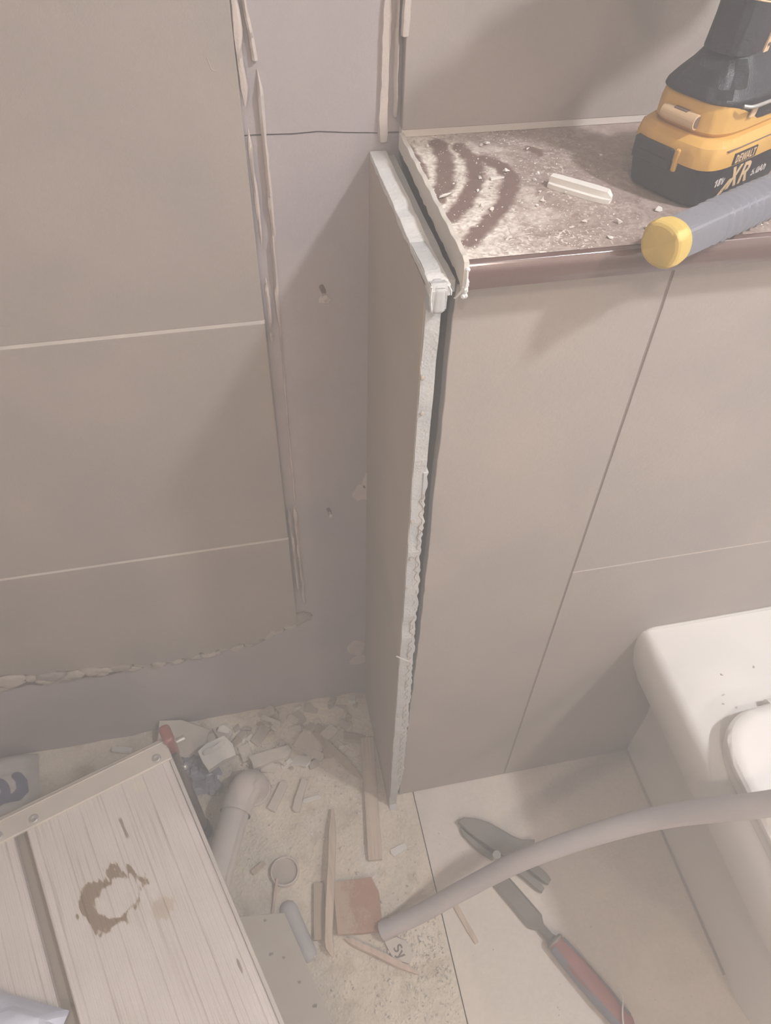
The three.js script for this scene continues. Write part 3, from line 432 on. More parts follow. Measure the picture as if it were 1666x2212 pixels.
// ------------------------------------------------------------------ bits lying on the ledge
function shardGeo(seed, a, b, c, n = 11) { const r = rngOf(seed), p = []; for (let i = 0; i < n; i++) { const t = r() * 6.283, q = r() * 2 - 1, s = Math.sqrt(1 - q * q) * (0.7 + 0.3 * r()); p.push(V(a * s * Math.cos(t), b * (q * 0.5 + 0.5) * 2, c * s * Math.sin(t))); } let m = 1e9; for (const v of p) m = Math.min(m, v.y); for (const v of p) v.y -= m; return uvWorld(new ConvexGeometry(p)); }
{
  const o = single('plaster_offcut', loft([[0, 0.0042], [0.1, 0.0052], [0.75, 0.0055], [0.93, 0.0045], [1, 0.003]].map(([t, w], i) => { const x = mix(-0.024, 0.024, t), h = 0.0075 - (i === 4 ? 0.003 : 0); return [V(x, 0, w), V(x, 0.0032, w * 0.98), V(x, 0.0034, w * 0.45), V(x, h, w * 0.3), V(x, h, -w), V(x, 0, -w)]; }).reverse(), 0.4), M.chipPale, 'white stepped strip of broken trim lying alone on the brown ledge', 'offcut');
  o.position.set(0.1205, 0.9323, -0.0755); o.rotation.y = -Math.atan2(0.036, 0.036) + 0.02;
  const q = single('plaster_chip', shardGeo(71, 0.0085, 0.0018, 0.0035), M.chipPale, 'long cream plaster flake beside the edge trim on the ledge', 'chip'); q.position.set(0.0215, 0.9323, -0.0865); q.rotation.y = 0.75;
  const q2 = single('plaster_chip', loft([0, 1].map((t) => [V(-0.005, 0.0014 * t, -0.0016), V(-0.005, 0.0014 * t, 0.0018), V(0.006, 0.0014 * t, 0.0002)]).reverse(), 0.3), M.chipPale, 'bright white pointed sliver between the wiped arcs on the ledge', 'chip'); q2.position.set(0.067, 0.9324, -0.108); q2.rotation.y = 0.05;
  const q3 = single('plaster_chip', shardGeo(73, 0.004, 0.0018, 0.003), M.chipPale, 'pale plaster chip in front of the drill battery', 'chip'); q3.position.set(0.168, 0.9323, -0.042);
  const spots = [[0.077, -0.167], [0.072, -0.165], [0.043, -0.069], [0.036, -0.107], [0.0325, -0.105], [0.049, -0.062], [0.078, -0.119], [0.107, -0.153], [0.083, -0.063], [0.09, -0.069], [0.086, -0.023], [0.162, -0.135], [0.055, -0.11], [0.06, -0.118], [0.094, -0.1], [0.1, -0.11], [0.0925, -0.082], [0.112, -0.078], [0.132, -0.03], [0.15, -0.02], [0.028, -0.17], [0.02, -0.18], [0.058, -0.094], [0.047, -0.092], [0.118, -0.012], [0.108, -0.035]];
  spots.forEach(([x, z], i) => { const s = [0.0035, 0.003, 0.0026, 0.003, 0.0018, 0.003][i % 6] * (0.8 + 0.5 * hash(i, 1, 3)); const c = single('plaster_crumb', shardGeo(200 + i, s, s * 0.42, s * 0.75, 9), i % 4 === 1 ? M.chip : M.chipPale, `${s > 0.003 ? 'larger' : 'tiny'} ${i % 4 === 1 ? 'tan' : 'white'} plaster crumb on the ledge ${z < -0.14 ? 'near the back wall' : z > -0.045 ? 'near the glossy front edge' : x < 0.064 ? 'among the wiped finger arcs' : x < 0.1 ? 'just right of the wiped arcs' : 'beside the white trim strip'}`, 'crumb', 'plaster crumbs on the ledge'); c.position.set(x, 0.9322, z); c.rotation.y = i; });
}
function scatter(name, label, count, seed, put, mat, size) {
  const g = new THREE.TetrahedronGeometry(1, 0), im = new THREE.InstancedMesh(g, mat, count), r = rngOf(seed), m = new THREE.Matrix4(), q = new THREE.Quaternion(), e = new THREE.Euler();
  for (let i = 0; i < count; i++) { const [x, y, z, k] = put(r), s = size[0] + (size[1] - size[0]) * r() ** 3; e.set(r() * 6, r() * 6, r() * 6); q.setFromEuler(e); m.compose(V(x, y + s * 0.25, z), q, V(s * (0.7 + r() * 0.7), s * 0.7, s * (0.7 + r() * 0.6))); im.setMatrixAt(i, m); const c = 0.75 + 0.35 * r(); im.setColorAt(i, lin(c, c * (0.96 + 0.04 * r()), c * (0.9 + 0.1 * r()))); }
  im.name = name; im.castShadow = im.receiveShadow = true; scene.add(im); return tag(im, label, 'grit', null, 'stuff');
}
scatter('ledge_grit', 'fine plaster grit sprinkled over the brown ledge', 1500, 301, (r) => { const x = 0.015 + 0.26 * r() ** 1.7; let z = -0.186 + 0.18 * r(); if (x > 0.155 && z < -0.03) z = -0.025 + 0.018 * r(); return [x, 0.932, z]; }, M.chipPale, [0.00025, 0.0011]);

// ------------------------------------------------------------------ aluminium work platform, lower left
const PA = 18.5 * Math.PI / 180;
{
  // local frame: x runs to the right edge, z runs along the planks towards the viewer, y = 0 on the floor
  const o = thing('work_platform', 'dusty aluminium work platform of two ribbed planks in the left corner', 'platform', [-0.292, 0, 0.001], PA);
  const H = 0.3;
  const plankMap = (seed, marks) => tex(768, 1536, (u, v) => {
    const x = u * 0.167, z = v * 0.9, f = fbm(x * 24, z * 24, 4, seed), s = fbm(x * 900, z * 14, 3, seed + 5);
    let c = mix3([204, 194, 187], [219, 210, 205], f); c = mix3(c, [172, 158, 146], sstep(0.58, 0.78, s) * 0.5 * sstep(0.35, 0.7, fbm(x * 30, z * 12, 3, seed + 8)));
    if (marks) {
      const w = 0.167 - x, n = fbm(x * 160, z * 60, 4, seed + 11), e = Math.hypot((w - 0.108) / 0.036, (z - 0.117) / 0.03) + (n - 0.5) * 1.1, hole = Math.hypot((w - 0.098) / 0.021, (z - 0.118) / 0.019) + (n - 0.5) * 0.8;
      c = mix3(c, [128, 104, 78], sstep(1.0, 0.85, e) * sstep(0.95, 1.1, hole) * 0.85);
      const st = sstep(0.0022, 0.0012, Math.abs(w - 0.0715 + (z - 0.05) * 0.05) + (n - 0.5) * 0.002) * sstep(0.036, 0.04, z) * sstep(0.066, 0.06, z); c = mix3(c, [120, 104, 84], st * 0.7);
      const m2 = Math.hypot((w - 0.063) / 0.014, (z - 0.152) / 0.012) + (n - 0.5) * 1.3; c = mix3(c, [176, 156, 132], sstep(1, 0.7, m2) * 0.5);
      const m3 = Math.hypot((w - 0.04) / 0.008, (z - 0.012) / 0.009) + (n - 0.5) * 1.2; c = mix3(c, [216, 204, 190], sstep(1, 0.8, m3) * 0.8);
      const m4 = Math.hypot((w - 0.013) / 0.0018, (z - 0.243) / 0.009) + (n - 0.5) * 0.6; c = mix3(c, [120, 104, 92], sstep(1, 0.7, m4) * 0.7);
    }
    const k = (vnoise(x * 1800, z * 900, seed + 13) - 0.5) * 8; return [c[0] + k, c[1] + k, c[2] + k];
  });
  const plank = (x0, x1, map) => {     // ribbed top as a real profile
    const w = x1 - x0, pts = [[x0, H - 0.024], [x1, H - 0.024], [x1, H - 0.0015], [x1 - 0.0015, H]];
    const n = 32; for (let i = n; i >= 0; i--) { const x = x0 + 0.004 + (w - 0.008) * i / n, deep = i % 5 === 1 ? 0.0011 : 0.0002, half = i % 5 === 1 ? 0.00045 : 0.0004; pts.push([x + half + 0.0004, H], [x + half * 0.5, H - deep], [x - half * 0.5, H - deep], [x - half - 0.0004, H]); }
    pts.push([x0 + 0.0015, H], [x0, H - 0.0015]);
    const g = extrudeZ(pts, -0.03, 0.9), p = g.attributes.position, uv = g.attributes.uv; for (let i = 0; i < p.count; i++) uv.setXY(i, (p.getX(i) - x0) / w, p.getZ(i) / 0.9);
    return mesh('plank', g, std({ map, roughness: 0.62, metalness: 0.12, bumpMap: rep(fineBump, 3), bumpScale: 0.0003 }), o);
  };
  plank(-0.167, 0, plankMap(401, true)); plank(-0.348, -0.181, plankMap(431, false));
  mesh('cross_bar', uvWorld(bx(-0.34, -0.008, H - 0.045, H - 0.0245, 0.1, 0.13)), M.alu, o);
  mesh('slot_channel', uvWorld(bx(-0.183, -0.165, H - 0.0235, H - 0.012, -0.02, 0.88)), std({ color: lin(0.3, 0.25, 0.2), roughness: 0.9 }), o);
  // folded end cap with rivets
  const cap = mesh('end_cap', loft([-0.353, 0.004].map((x) => [V(x, H - 0.024, -0.034), V(x, H - 0.0065, -0.0345), V(x, H - 0.0005, -0.0305), V(x, H + 0.0026, -0.0245), V(x, H + 0.0026, -0.0012), V(x, H + 0.0012, 0), V(x, H - 0.0015, 0), V(x, H - 0.0015, -0.027), V(x, H - 0.024, -0.0315)]).reverse(), 0.3), M.aluBright, o);
  mesh('fold_line', uvWorld(rbx(-0.352, 0.003, H + 0.0022, H + 0.0034, -0.0252, -0.0242, 0.0004)), M.alu, cap);
  for (const x of [-0.012, -0.156, -0.195, -0.335]) { const rv = mesh('rivet', new THREE.LatheGeometry([[0.0001, 0.0008], [0.0014, 0.0008], [0.0022, 0.0016], [0.0044, 0.0018], [0.0052, 0.0008], [0.0054, 0]].map(([a, b]) => new THREE.Vector2(a, b)), 24).translate(x, H + 0.0026, -0.0085), M.steelPale, cap); }
  mesh('side_rail', uvWorld(rbx(0.0004, 0.005, H - 0.03, H - 0.0035, -0.03, 0.9, 0.0012)), M.alu, o);
  // legs: round tubes under the four corners
  for (const [x, z] of [[0.004, -0.022], [-0.352, -0.022], [0.004, 0.86], [-0.352, 0.86]]) {
    const leg = mesh('leg', uvWorld(new THREE.CylinderGeometry(0.0105, 0.0105, H - 0.034, 20).translate(x, (H - 0.034) / 2 + 0.012, z)), M.legMetal, o);
    mesh('foot', uvWorld(new THREE.CylinderGeometry(0.013, 0.0145, 0.024, 20).translate(x, 0.012, z)), M.blackRubber, leg);
    if (z < 0 && x > 0) { mesh('corner_cap', uvWorld(new RoundedBoxGeometry(0.014, 0.05, 0.026, 3, 0.0055).translate(x + 0.005, H - 0.014, z - 0.008)), M.redPlastic, leg); mesh('hinge_pin', uvWorld(new THREE.CylinderGeometry(0.004, 0.004, 0.012, 14).rotateZ(Math.PI / 2).translate(x + 0.017, H - 0.022, z - 0.008)), M.steelPale, leg); mesh('lock_button', uvWorld(new THREE.SphereGeometry(0.0045, 14, 10).translate(x + 0.01, H - 0.07, z + 0.004)), M.steelPale, leg); }
  }
}
{ // pale cloth lying at the near left of the platform
  const n = 26, top = [], pos = [], idx = [];
  for (let j = 0; j <= n; j++) for (let i = 0; i <= n; i++) { const u = i / n * 2 - 1, v = j / n * 2 - 1, e = Math.max(Math.abs(u), Math.abs(v)), f = 0.028 * (1 - e ** 6) * (0.5 + 0.9 * fbm(u * 2 + 4, v * 2 + 4, 3, 451)); pos.push(u * 0.07, 0.003 + f, v * 0.06); }
  const nn = pos.length / 3; for (let k = 0; k < nn; k++) pos.push(pos[3 * k], 0, pos[3 * k + 2]);
  for (let j = 0; j < n; j++) for (let i = 0; i < n; i++) { const a = j * (n + 1) + i, b = a + 1, c = a + n + 1, d = c + 1; idx.push(a, c, b, b, c, d, a + nn, b + nn, c + nn, b + nn, d + nn, c + nn); if (j === 0) idx.push(a, b, a + nn, b, b + nn, a + nn); if (j === n - 1) idx.push(c, c + nn, d, d, c + nn, d + nn); if (i === 0) idx.push(a, a + nn, c, c, a + nn, c + nn); if (i === n - 1) idx.push(b, d, b + nn, d, d + nn, b + nn); }
  const g = new THREE.BufferGeometry(); g.setAttribute('position', new THREE.Float32BufferAttribute(pos, 3)); g.setIndex(idx); g.computeVertexNormals();
  const c = single('cloth', uvWorld(g), std({ color: lin(0.66, 0.68, 0.80), roughness: 0.9, bumpMap: rep(fineBump, 12), bumpScale: 0.0004 }), 'pale bluish folded cloth lying on the left plank of the work platform', 'cloth');
  c.position.set(-0.481, 0.3004, 0.268); c.rotation.y = -0.42;
}

// ------------------------------------------------------------------ printed plaster bag by the wall behind the platform
{
  const o = thing('plaster_bag', 'crumpled pale bag with dark blue print on the floor behind the platform', 'bag', [-0.64, 0, -0.125], 0.1);
  const n = 30, pos = [], idx = [];
  for (let j = 0; j <= n; j++) for (let i = 0; i <= n; i++) { const u = i / n * 2 - 1, v = j / n * 2 - 1, e = (1 - u ** 4) * (1 - v ** 4); pos.push(u * 0.1, 0.052 * Math.sqrt(Math.max(0, e)) * (0.75 + 0.5 * fbm(u * 2.5 + 3, v * 2.5, 3, 461)) + 0.002, v * 0.06); }
  for (let j = 0; j < n; j++) for (let i = 0; i < n; i++) { const a = j * (n + 1) + i, b = a + 1, c = a + n + 1, d = c + 1; idx.push(a, c, b, b, c, d); }
  const k0 = pos.length / 3; pos.push(-0.1, 0, -0.06, 0.1, 0, -0.06, -0.1, 0, 0.06, 0.1, 0, 0.06); idx.push(k0, k0 + 1, k0 + 2, k0 + 1, k0 + 3, k0 + 2);
  const g = new THREE.BufferGeometry(); g.setAttribute('position', new THREE.Float32BufferAttribute(pos, 3)); g.setIndex(idx); g.computeVertexNormals();
  const p = g.attributes.position, uv = new Float32Array(p.count * 2); for (let i = 0; i < p.count; i++) { uv[2 * i] = p.getX(i) / 0.2 + 0.5; uv[2 * i + 1] = p.getZ(i) / 0.12 + 0.5; } g.setAttribute('uv', new THREE.BufferAttribute(uv, 2));
  // flat print: one curled letter and the edge of the next
  const stroke = (x, y) => { const ring = Math.abs(Math.hypot((x - 0.052) / 0.85, y - 0.012) - 0.0165), tail = segDist(x, y, [[0.064, 0.024], [0.078, 0.022], [0.086, 0.01], [0.085, -0.004], [0.08, -0.012]]), bar = segDist(x, y, [[0.0, -0.018], [0.02, -0.02], [0.03, -0.018]]); return Math.min(ring - 0.0068, tail - 0.0068, bar - 0.006); };
  const map = tex(512, 320, (u, v) => { const x = (u - 0.5) * 0.2, y = (v - 0.5) * 0.12, n2 = fbm(u * 20, v * 12, 4, 471), c = mix3([188, 180, 176], [206, 198, 190], n2); return mix3(c, [74, 76, 108], sstep(0.0008, -0.0008, stroke(x, y)) * (0.75 + 0.25 * n2)); });
  mesh('sack', g, std({ map, roughness: 0.8 }), o);
}

// ------------------------------------------------------------------ waste pipe with elbow, pipe stub, grey pipe
{
  const o = thing('waste_pipe', 'pale plastic waste pipe with elbow rising from the floor beside the platform', 'pipe');
  const r = 0.0205, c = new THREE.CatmullRomCurve3([V(-0.213, -0.005, -0.066), V(-0.214, 0.02, -0.068), V(-0.222, 0.042, -0.058), V(-0.236, 0.049, -0.032), V(-0.262, 0.05, 0.035), V(-0.3, 0.05, 0.135), V(-0.33, 0.05, 0.215)]);
  mesh('tube', uvWorld(new THREE.TubeGeometry(c, 70, r, 28)), M.pvc, o);
  mesh('elbow', uvWorld(new THREE.TubeGeometry(new THREE.CatmullRomCurve3([V(-0.213, 0.0, -0.066), V(-0.2138, 0.02, -0.068), V(-0.222, 0.0425, -0.058), V(-0.237, 0.0493, -0.03), V(-0.2415, 0.05, -0.018)]), 30, r + 0.0024, 28)), M.pvc, o);
  mesh('collar', uvWorld(new THREE.TorusGeometry(r + 0.0022, 0.003, 10, 36).rotateX(Math.PI / 2).translate(-0.2128, 0.0045, -0.0665)), M.pvc, o);
  mesh('end_cap', uvWorld(new THREE.CylinderGeometry(r, r, 0.002, 24).rotateX(Math.PI / 2).rotateY(-0.39).translate(-0.33, 0.05, 0.215)), M.pvc, o);
}
{
  const o = thing('pipe_stub', 'short open plastic pipe ring standing up out of the dusty floor', 'pipe', [-0.1815, 0, 0.063]);
  const P = [[0.0195, -0.004], [0.0208, 0.0], [0.0208, 0.009], [0.0203, 0.0102], [0.0188, 0.0102], [0.0182, 0.0092], [0.0182, -0.004]].map(([a, b]) => new THREE.Vector2(a, b));
  mesh('rim', uvWorld(new THREE.LatheGeometry(P, 40)), M.pvc, o);
  mesh('plug', uvWorld(new THREE.CylinderGeometry(0.0183, 0.0183, 0.003, 32).translate(0, 0.0035, 0)), M.adhesive, o);
}
single('pipe_offcut', uvWorld(new THREE.CapsuleGeometry(0.0135, 0.06, 6, 20).rotateX(Math.PI / 2).rotateY(0.3).translate(-0.174, -0.003, 0.142)), std({ color: lin(0.62, 0.59, 0.58), map: rep(mottle, 6), roughness: 0.7 }), 'dull grey rounded pipe piece lying half under the pale board offcut', 'pipe');

// ------------------------------------------------------------------ timber offcuts and splinters
function bar(pts, w, h, seed, point = [0.25, 0.25]) {                      // tapering split stick along pts
  const c = new THREE.CatmullRomCurve3(pts.map((p) => V(...p))), secs = [], n = 18, up = V(0, 1, 0);
  for (let i = 0; i <= n; i++) {
    const t = i / n, p = c.getPoint(t), d = c.getTangent(t), s = V().crossVectors(d, up).normalize(), e = Math.min(1, point[0] + t * 5, point[1] + (1 - t) * 5), a = w / 2 * e * (0.8 + 0.4 * fbm(t * 7, seed, 3, seed)), b = h * (0.5 + 0.5 * e) * (0.85 + 0.3 * fbm(t * 6, seed + 4, 2, seed + 2));
    secs.push([p.clone().addScaledVector(s, -a), p.clone().addScaledVector(s, a), p.clone().addScaledVector(s, a * 0.8).addScaledVector(up, b), p.clone().addScaledVector(s, -a * 0.85).addScaledVector(up, b * 0.95)]);
  }
  return loft(secs.reverse(), 0.5);
}
single('wood_splinter', bar([[-0.0985, 0.004, -0.014], [-0.112, 0.014, 0.06], [-0.13, 0.016, 0.148], [-0.1335, 0.012, 0.17], [-0.1315, 0.008, 0.186]], 0.0115, 0.006, 3, [0.35, 0.15]), M.wood, 'long pale pointed splinter standing proud between pipe ring and red tile piece', 'splinter');
single('wood_splinter', bar([[-0.111, 0.002, 0.166], [-0.075, 0.005, 0.191], [-0.02, 0.002, 0.229]], 0.0085, 0.005, 5, [0.3, 0.2]), M.woodPink, 'slim pinkish splinter lying in front of the red tile piece', 'splinter');
single('wood_splinter', bar([[-0.108, 0.004, -0.142], [-0.08, 0.01, -0.1], [-0.047, 0.004, -0.052]], 0.011, 0.006, 7, [0.6, 0.3]), M.woodDull, 'slanting pale splinter in the rubble left of the boxed wall corner', 'splinter');
single('wood_splinter', bar([[-0.193, 0.0105, 0.072], [-0.2, 0.004, 0.095], [-0.206, 0.001, 0.115]], 0.004, 0.003, 9, [0.6, 0.4]), M.woodPink, 'thin stick leaning on the rim of the open pipe ring', 'splinter');
single('wood_splinter', bar([[-0.228, 0.002, 0.055], [-0.2085, 0.004, 0.044]], 0.0075, 0.005, 11, [0.8, 0.8]), M.wood, 'short stubby pale stick just left of the pipe ring', 'splinter');
single('wood_splinter', bar([[0.049, 0.0005, 0.148], [0.058, 0.001, 0.178], [0.068, 0.0005, 0.208]], 0.008, 0.0022, 13, [0.3, 0.8]), M.wood, 'flat pale sliver on the floor tile in front of the hose', 'splinter');
{ const o = single('wood_batten', uvWorld(rbx(-0.0105, 0.0105, 0, 0.009, -0.096, 0.096, 0.0012)), M.wood, 'flat pale wooden batten lying along the foot of the boxed wall end', 'batten'); o.position.set(-0.0368, 0.0005, -0.022); o.rotation.y = -0.13; }
{ const o = single('wood_batten', uvWorld(rbx(-0.0078, 0.0078, 0, 0.008, -0.037, 0.037, 0.0008)), M.woodDull, 'short batten toned darker for the shade under the long splinter beside the red tile', 'batten'); o.position.set(-0.1405, 0.0, 0.1245); o.rotation.y = -0.14; }  // darker tan carries the shade beneath the long splinter
{ // board offcut running out of the picture at the bottom
  const map = tex(384, 768, (u, v) => { const f = fbm(u * 6, v * 12, 4, 481); let c = mix3([206, 193, 176], [218, 208, 194], f); for (const [a, b, s] of [[0.3, 0.05, 0.012], [0.33, 0.22, 0.014], [0.45, 0.25, 0.012], [0.58, 0.38, 0.012], [0.7, 0.5, 0.016], [0.25, 0.6, 0.01]]) { const e = Math.hypot((u - a) * 0.09, (v - b) * 0.26) / (s * 0.16) + (vnoise(u * 160, v * 160, 483) - 0.5) * 0.8; c = mix3(c, [120, 110, 100], sstep(1, 0.6, e) * 0.8); } return c; });
  const g = extrudeY([[-0.254, 0.116], [-0.188, 0.124], [-0.1225, 0.33], [-0.22, 0.36]], 0.014, 0.001), p = g.attributes.position, uv = g.attributes.uv; for (let i = 0; i < p.count; i++) uv.setXY(i, (p.getX(i) + 0.254) / 0.13, (p.getZ(i) - 0.116) / 0.25);
  const o = single('board_offcut', g, std({ map, roughness: 0.95, bumpMap: rep(fineBump, 6), bumpScale: 0.0004 }), 'pale speckled board offcut between the platform and the loose splinters', 'offcut'); o.position.y = 0.019;
}
{ // red clay tile piece, dusted over on its left half
  const map = tex(384, 384, (u, v) => { const n = fbm(u * 7, v * 7, 5, 491), n2 = fbm(u * 40, v * 40, 3, 493), d = sstep(0.30, 0.62, (1 - u) * 0.75 + (n - 0.5) * 0.7 + (n2 - 0.5) * 0.35); return mix3(mix3([176, 110, 86], [190, 126, 100], n2), [212, 188, 164], 0.42 + d * 0.55); });
  const g = extrudeY([[-0.116, 0.092], [-0.06, 0.096], [-0.053, 0.12], [-0.0575, 0.168], [-0.09, 0.165], [-0.12, 0.16]], 0.011, 0.0008), p = g.attributes.position, uv = g.attributes.uv; for (let i = 0; i < p.count; i++) uv.setXY(i, (p.getX(i) + 0.12) / 0.068, (p.getZ(i) - 0.092) / 0.077);
  single('clay_tile', g, std({ map, roughness: 0.95, bumpMap: rep(roughLumps, 8), bumpScale: 0.0008 }), 'dusty square piece of red clay tile at the end of the hose', 'tile');
}
{ // crumbling screed flake with printed letters near the hose mouth
  const g = extrudeY([[-0.058, 0.181], [-0.044, 0.176], [-0.028, 0.186], [-0.022, 0.203], [-0.03, 0.214], [-0.05, 0.205]], 0.004, 0.0006);
  const o = thing('printed_scrap', 'scrap of pale card with a printed grey letter in front of the hose', 'scrap', [0, 0.0005, 0]);
  mesh('card', g, M.chip, o);
  const t = lettering('Sy', 0.012, 0.0003).rotateX(-Math.PI / 2).rotateY(-1.15); t.computeBoundingBox(); const b = t.boundingBox; mesh('lettering', t.translate(-0.0405 - (b.min.x + b.max.x) / 2, 0.0041, 0.196 - (b.min.z + b.max.z) / 2), M.hollowPrintBrown, o);
}

// ------------------------------------------------------------------ hose
{
  const o = thing('hose', 'thick grey hose curving from the floor up over the toilet', 'hose');
  const c = new THREE.CatmullRomCurve3([V(-0.056, 0.0125, 0.169), V(-0.005, 0.045, 0.1655), V(0.05, 0.1, 0.162), V(0.128, 0.2, 0.166), V(0.234, 0.33, 0.19), V(0.297, 0.445, 0.2305), V(0.36, 0.55, 0.27), V(0.45, 0.62, 0.33), V(0.62, 0.60, 0.5), V(0.85, 0.35, 0.75), V(1.0, 0.03, 0.95)]);
  mesh('tube', uvWorld(new THREE.TubeGeometry(c, 220, 0.0125, 24)), M.hose, o);
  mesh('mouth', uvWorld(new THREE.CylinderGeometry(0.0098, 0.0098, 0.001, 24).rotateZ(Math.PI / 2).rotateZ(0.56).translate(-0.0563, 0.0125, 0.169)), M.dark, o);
  mesh('cuff', uvWorld(new THREE.TubeGeometry(new THREE.CatmullRomCurve3([V(-0.0575, 0.0123, 0.1691), V(-0.046, 0.019, 0.1683)]), 8, 0.0133, 24)), M.hose, o);
}

// ------------------------------------------------------------------ chisel and pincers
{
  const A = V(0.1225, 0, 0.1345), B = V(0.222, 0, 0.327), ang = Math.atan2(B.x - A.x, B.z - A.z);
  const o = thing('wood_chisel', 'wide steel chisel with red handle lying on the floor tiles', 'chisel', [A.x, 0.0, A.z], ang);
  const sec = (z, w, y0, y1, k = 0.75) => [V(-w, y0, z), V(w, y0, z), V(w, mix(y0, y1, 0.5), z), V(w * k, y1, z), V(-w * k, y1, z), V(-w, mix(y0, y1, 0.5), z)];
  mesh('blade', loft([sec(0.0, 0.0135, 0.003, 0.0036, 0.98), sec(0.014, 0.0135, 0.003, 0.007), sec(0.06, 0.0138, 0.0032, 0.0075), sec(0.072, 0.0138, 0.0035, 0.008), sec(0.082, 0.0062, 0.004, 0.011), sec(0.098, 0.0058, 0.006, 0.015), sec(0.106, 0.0075, 0.006, 0.02)], 0.5), M.steel, o);
  mesh('bolster', loft([0.104, 0.107, 0.1105].map((z, i) => { const n = []; for (let k = 0; k < 20; k++) { const a = k / 20 * Math.PI * 2; n.push(V([0.011, 0.0135, 0.012][i] * Math.cos(a), 0.0142 + [0.011, 0.0135, 0.012][i] * Math.sin(a), z)); } return n; }), 0.6), M.steel, o);
  const hr = [[0.109, 0.0118], [0.125, 0.0132], [0.15, 0.0142], [0.19, 0.0142], [0.215, 0.0135], [0.232, 0.0125], [0.238, 0.009]];
  mesh('handle', loft(hr.map(([z, r]) => { const n = []; for (let k = 0; k < 24; k++) { const a = k / 24 * Math.PI * 2, c = Math.cos(a), s = Math.sin(a); n.push(V(r * Math.sign(c) * Math.abs(c) ** 0.8, 0.0142 + r * 0.98 * Math.sign(s) * Math.abs(s) ** 0.8, z)); } return n; }), 0.8), M.redHandle, o);
  for (const s of [-1, 1]) mesh('grip_band', loft([0.112, 0.13, 0.19, 0.228].map((z, i) => { const r = [0.0112, 0.0122, 0.0132, 0.0118][i]; return [V(s * r, 0.0045, z), V(s * (r + 0.0022), 0.0135, z), V(s * (r + 0.001), 0.021, z), V(s * (r - 0.004), 0.0265, z), V(s * (r - 0.005), 0.0225, z), V(s * (r - 0.003), 0.0065, z)].map((p, k, all) => s > 0 ? p : all[all.length - 1 - k]); }), 0.6), M.grip, o);
}
{
  const o = thing('pincers', 'dark dusty steel pincers on the floor tiles partly under the hose', 'pincers');
  mesh('jaw', extrudeY([[0.084, 0.045], [0.094, 0.041], [0.112, 0.046], [0.13, 0.056], [0.147, 0.071], [0.16, 0.083], [0.171, 0.09], [0.19, 0.094], [0.188, 0.099], [0.165, 0.106], [0.148, 0.109], [0.136, 0.107], [0.128, 0.098], [0.108, 0.078], [0.096, 0.064]], 0.013, 0.002).translate(0, 0.003, 0), M.steel, o);
  mesh('jaw', extrudeY([[0.086, 0.052], [0.095, 0.064], [0.107, 0.08], [0.124, 0.1], [0.128, 0.106], [0.12, 0.107], [0.109, 0.097], [0.096, 0.08], [0.087, 0.064]], 0.008, 0.0015).translate(0, 0.001, 0), M.steel, o);
  mesh('pivot', uvWorld(new THREE.CylinderGeometry(0.006, 0.0065, 0.008, 18).translate(0.127, 0.012, 0.104)), M.steelPale, o);
  mesh('handle', bar([[0.128, 0.006, 0.108], [0.15, 0.006, 0.126], [0.18, 0.004, 0.163]], 0.0115, 0.007, 21, [1, 0.6]), M.steel, o);
  mesh('handle', bar([[0.14, 0.006, 0.106], [0.165, 0.006, 0.12], [0.193, 0.004, 0.154]], 0.016, 0.007, 23, [1, 0.6]), M.steel, o);
}
single('wire', uvWorld(new THREE.TubeGeometry(new THREE.CatmullRomCurve3([V(0.231, 0.0295, 0.302), V(0.232, 0.031, 0.312), V(0.224, 0.031, 0.33), V(0.215, 0.029, 0.36), V(0.2, 0.004, 0.41)]), 30, 0.0011, 8)), M.chipPale, 'thin white wire crossing the red chisel handle', 'wire');

// ------------------------------------------------------------------ rubble
{ // crumpled bluish film beside the platform leg
  const n = 40, pos = [], idx = [];
  for (let j = 0; j <= n; j++) for (let i = 0; i <= n; i++) { const u = i / n, v = j / n, x = mix(-0.335, -0.262, u), z = mix(-0.145, -0.075, v), e = Math.min(u, 1 - u, v, 1 - v) * 6, f = Math.abs(fbm(u * 5, v * 5, 3, 501) - 0.5) * 2; pos.push(x + (fbm(u * 6, v * 6, 2, 503) - 0.5) * 0.02, 0.003 + Math.min(1, e) * (0.006 + 0.042 * f), z + (fbm(u * 6 + 9, v * 6, 2, 505) - 0.5) * 0.02); }
  for (let j = 0; j < n; j++) for (let i = 0; i < n; i++) { const a = j * (n + 1) + i, b = a + 1, c = a + n + 1, d = c + 1; idx.push(a, c, b, b, c, d); }
  const g = new THREE.BufferGeometry(); g.setAttribute('position', new THREE.Float32BufferAttribute(pos, 3)); g.setIndex(idx); g.computeVertexNormals();
  single('plastic_film', uvWorld(g), M.film, 'crumpled bluish grey plastic film between platform leg and pipe elbow', 'film');
}
const slab = (w, d, h, seed) => { const r = rngOf(seed), pts = []; for (const [x, z] of [[-1, -1], [-0.2, -1.05], [1, -0.9], [1.05, 0.1], [0.9, 1], [0.1, 0.95], [-0.95, 1.05], [-1.08, 0]]) pts.push([x * w / 2 * (0.85 + 0.25 * r()), z * d / 2 * (0.85 + 0.25 * r())]); return extrudeY(pts, h, Math.min(h * 0.2, 0.001)); };
const put = (o, x, y, z, ry = 0, rx = 0, rz = 0) => { o.position.set(x, y, z); o.rotation.set(rx, ry, rz); return o; };
put(single('plaster_slab', slab(0.062, 0.022, 0.014, 601), M.chip, 'oblong pale plaster block in the rubble right behind the pipe elbow', 'slab'), -0.182, 0.002, -0.113, 0.15);
put(single('plaster_slab', slab(0.075, 0.055, 0.01, 603), M.chip, 'broad tan board fragment leaning against the wall at the platform corner', 'slab'), -0.318, 0.012, -0.168, -0.3, 0.5, 0.05);
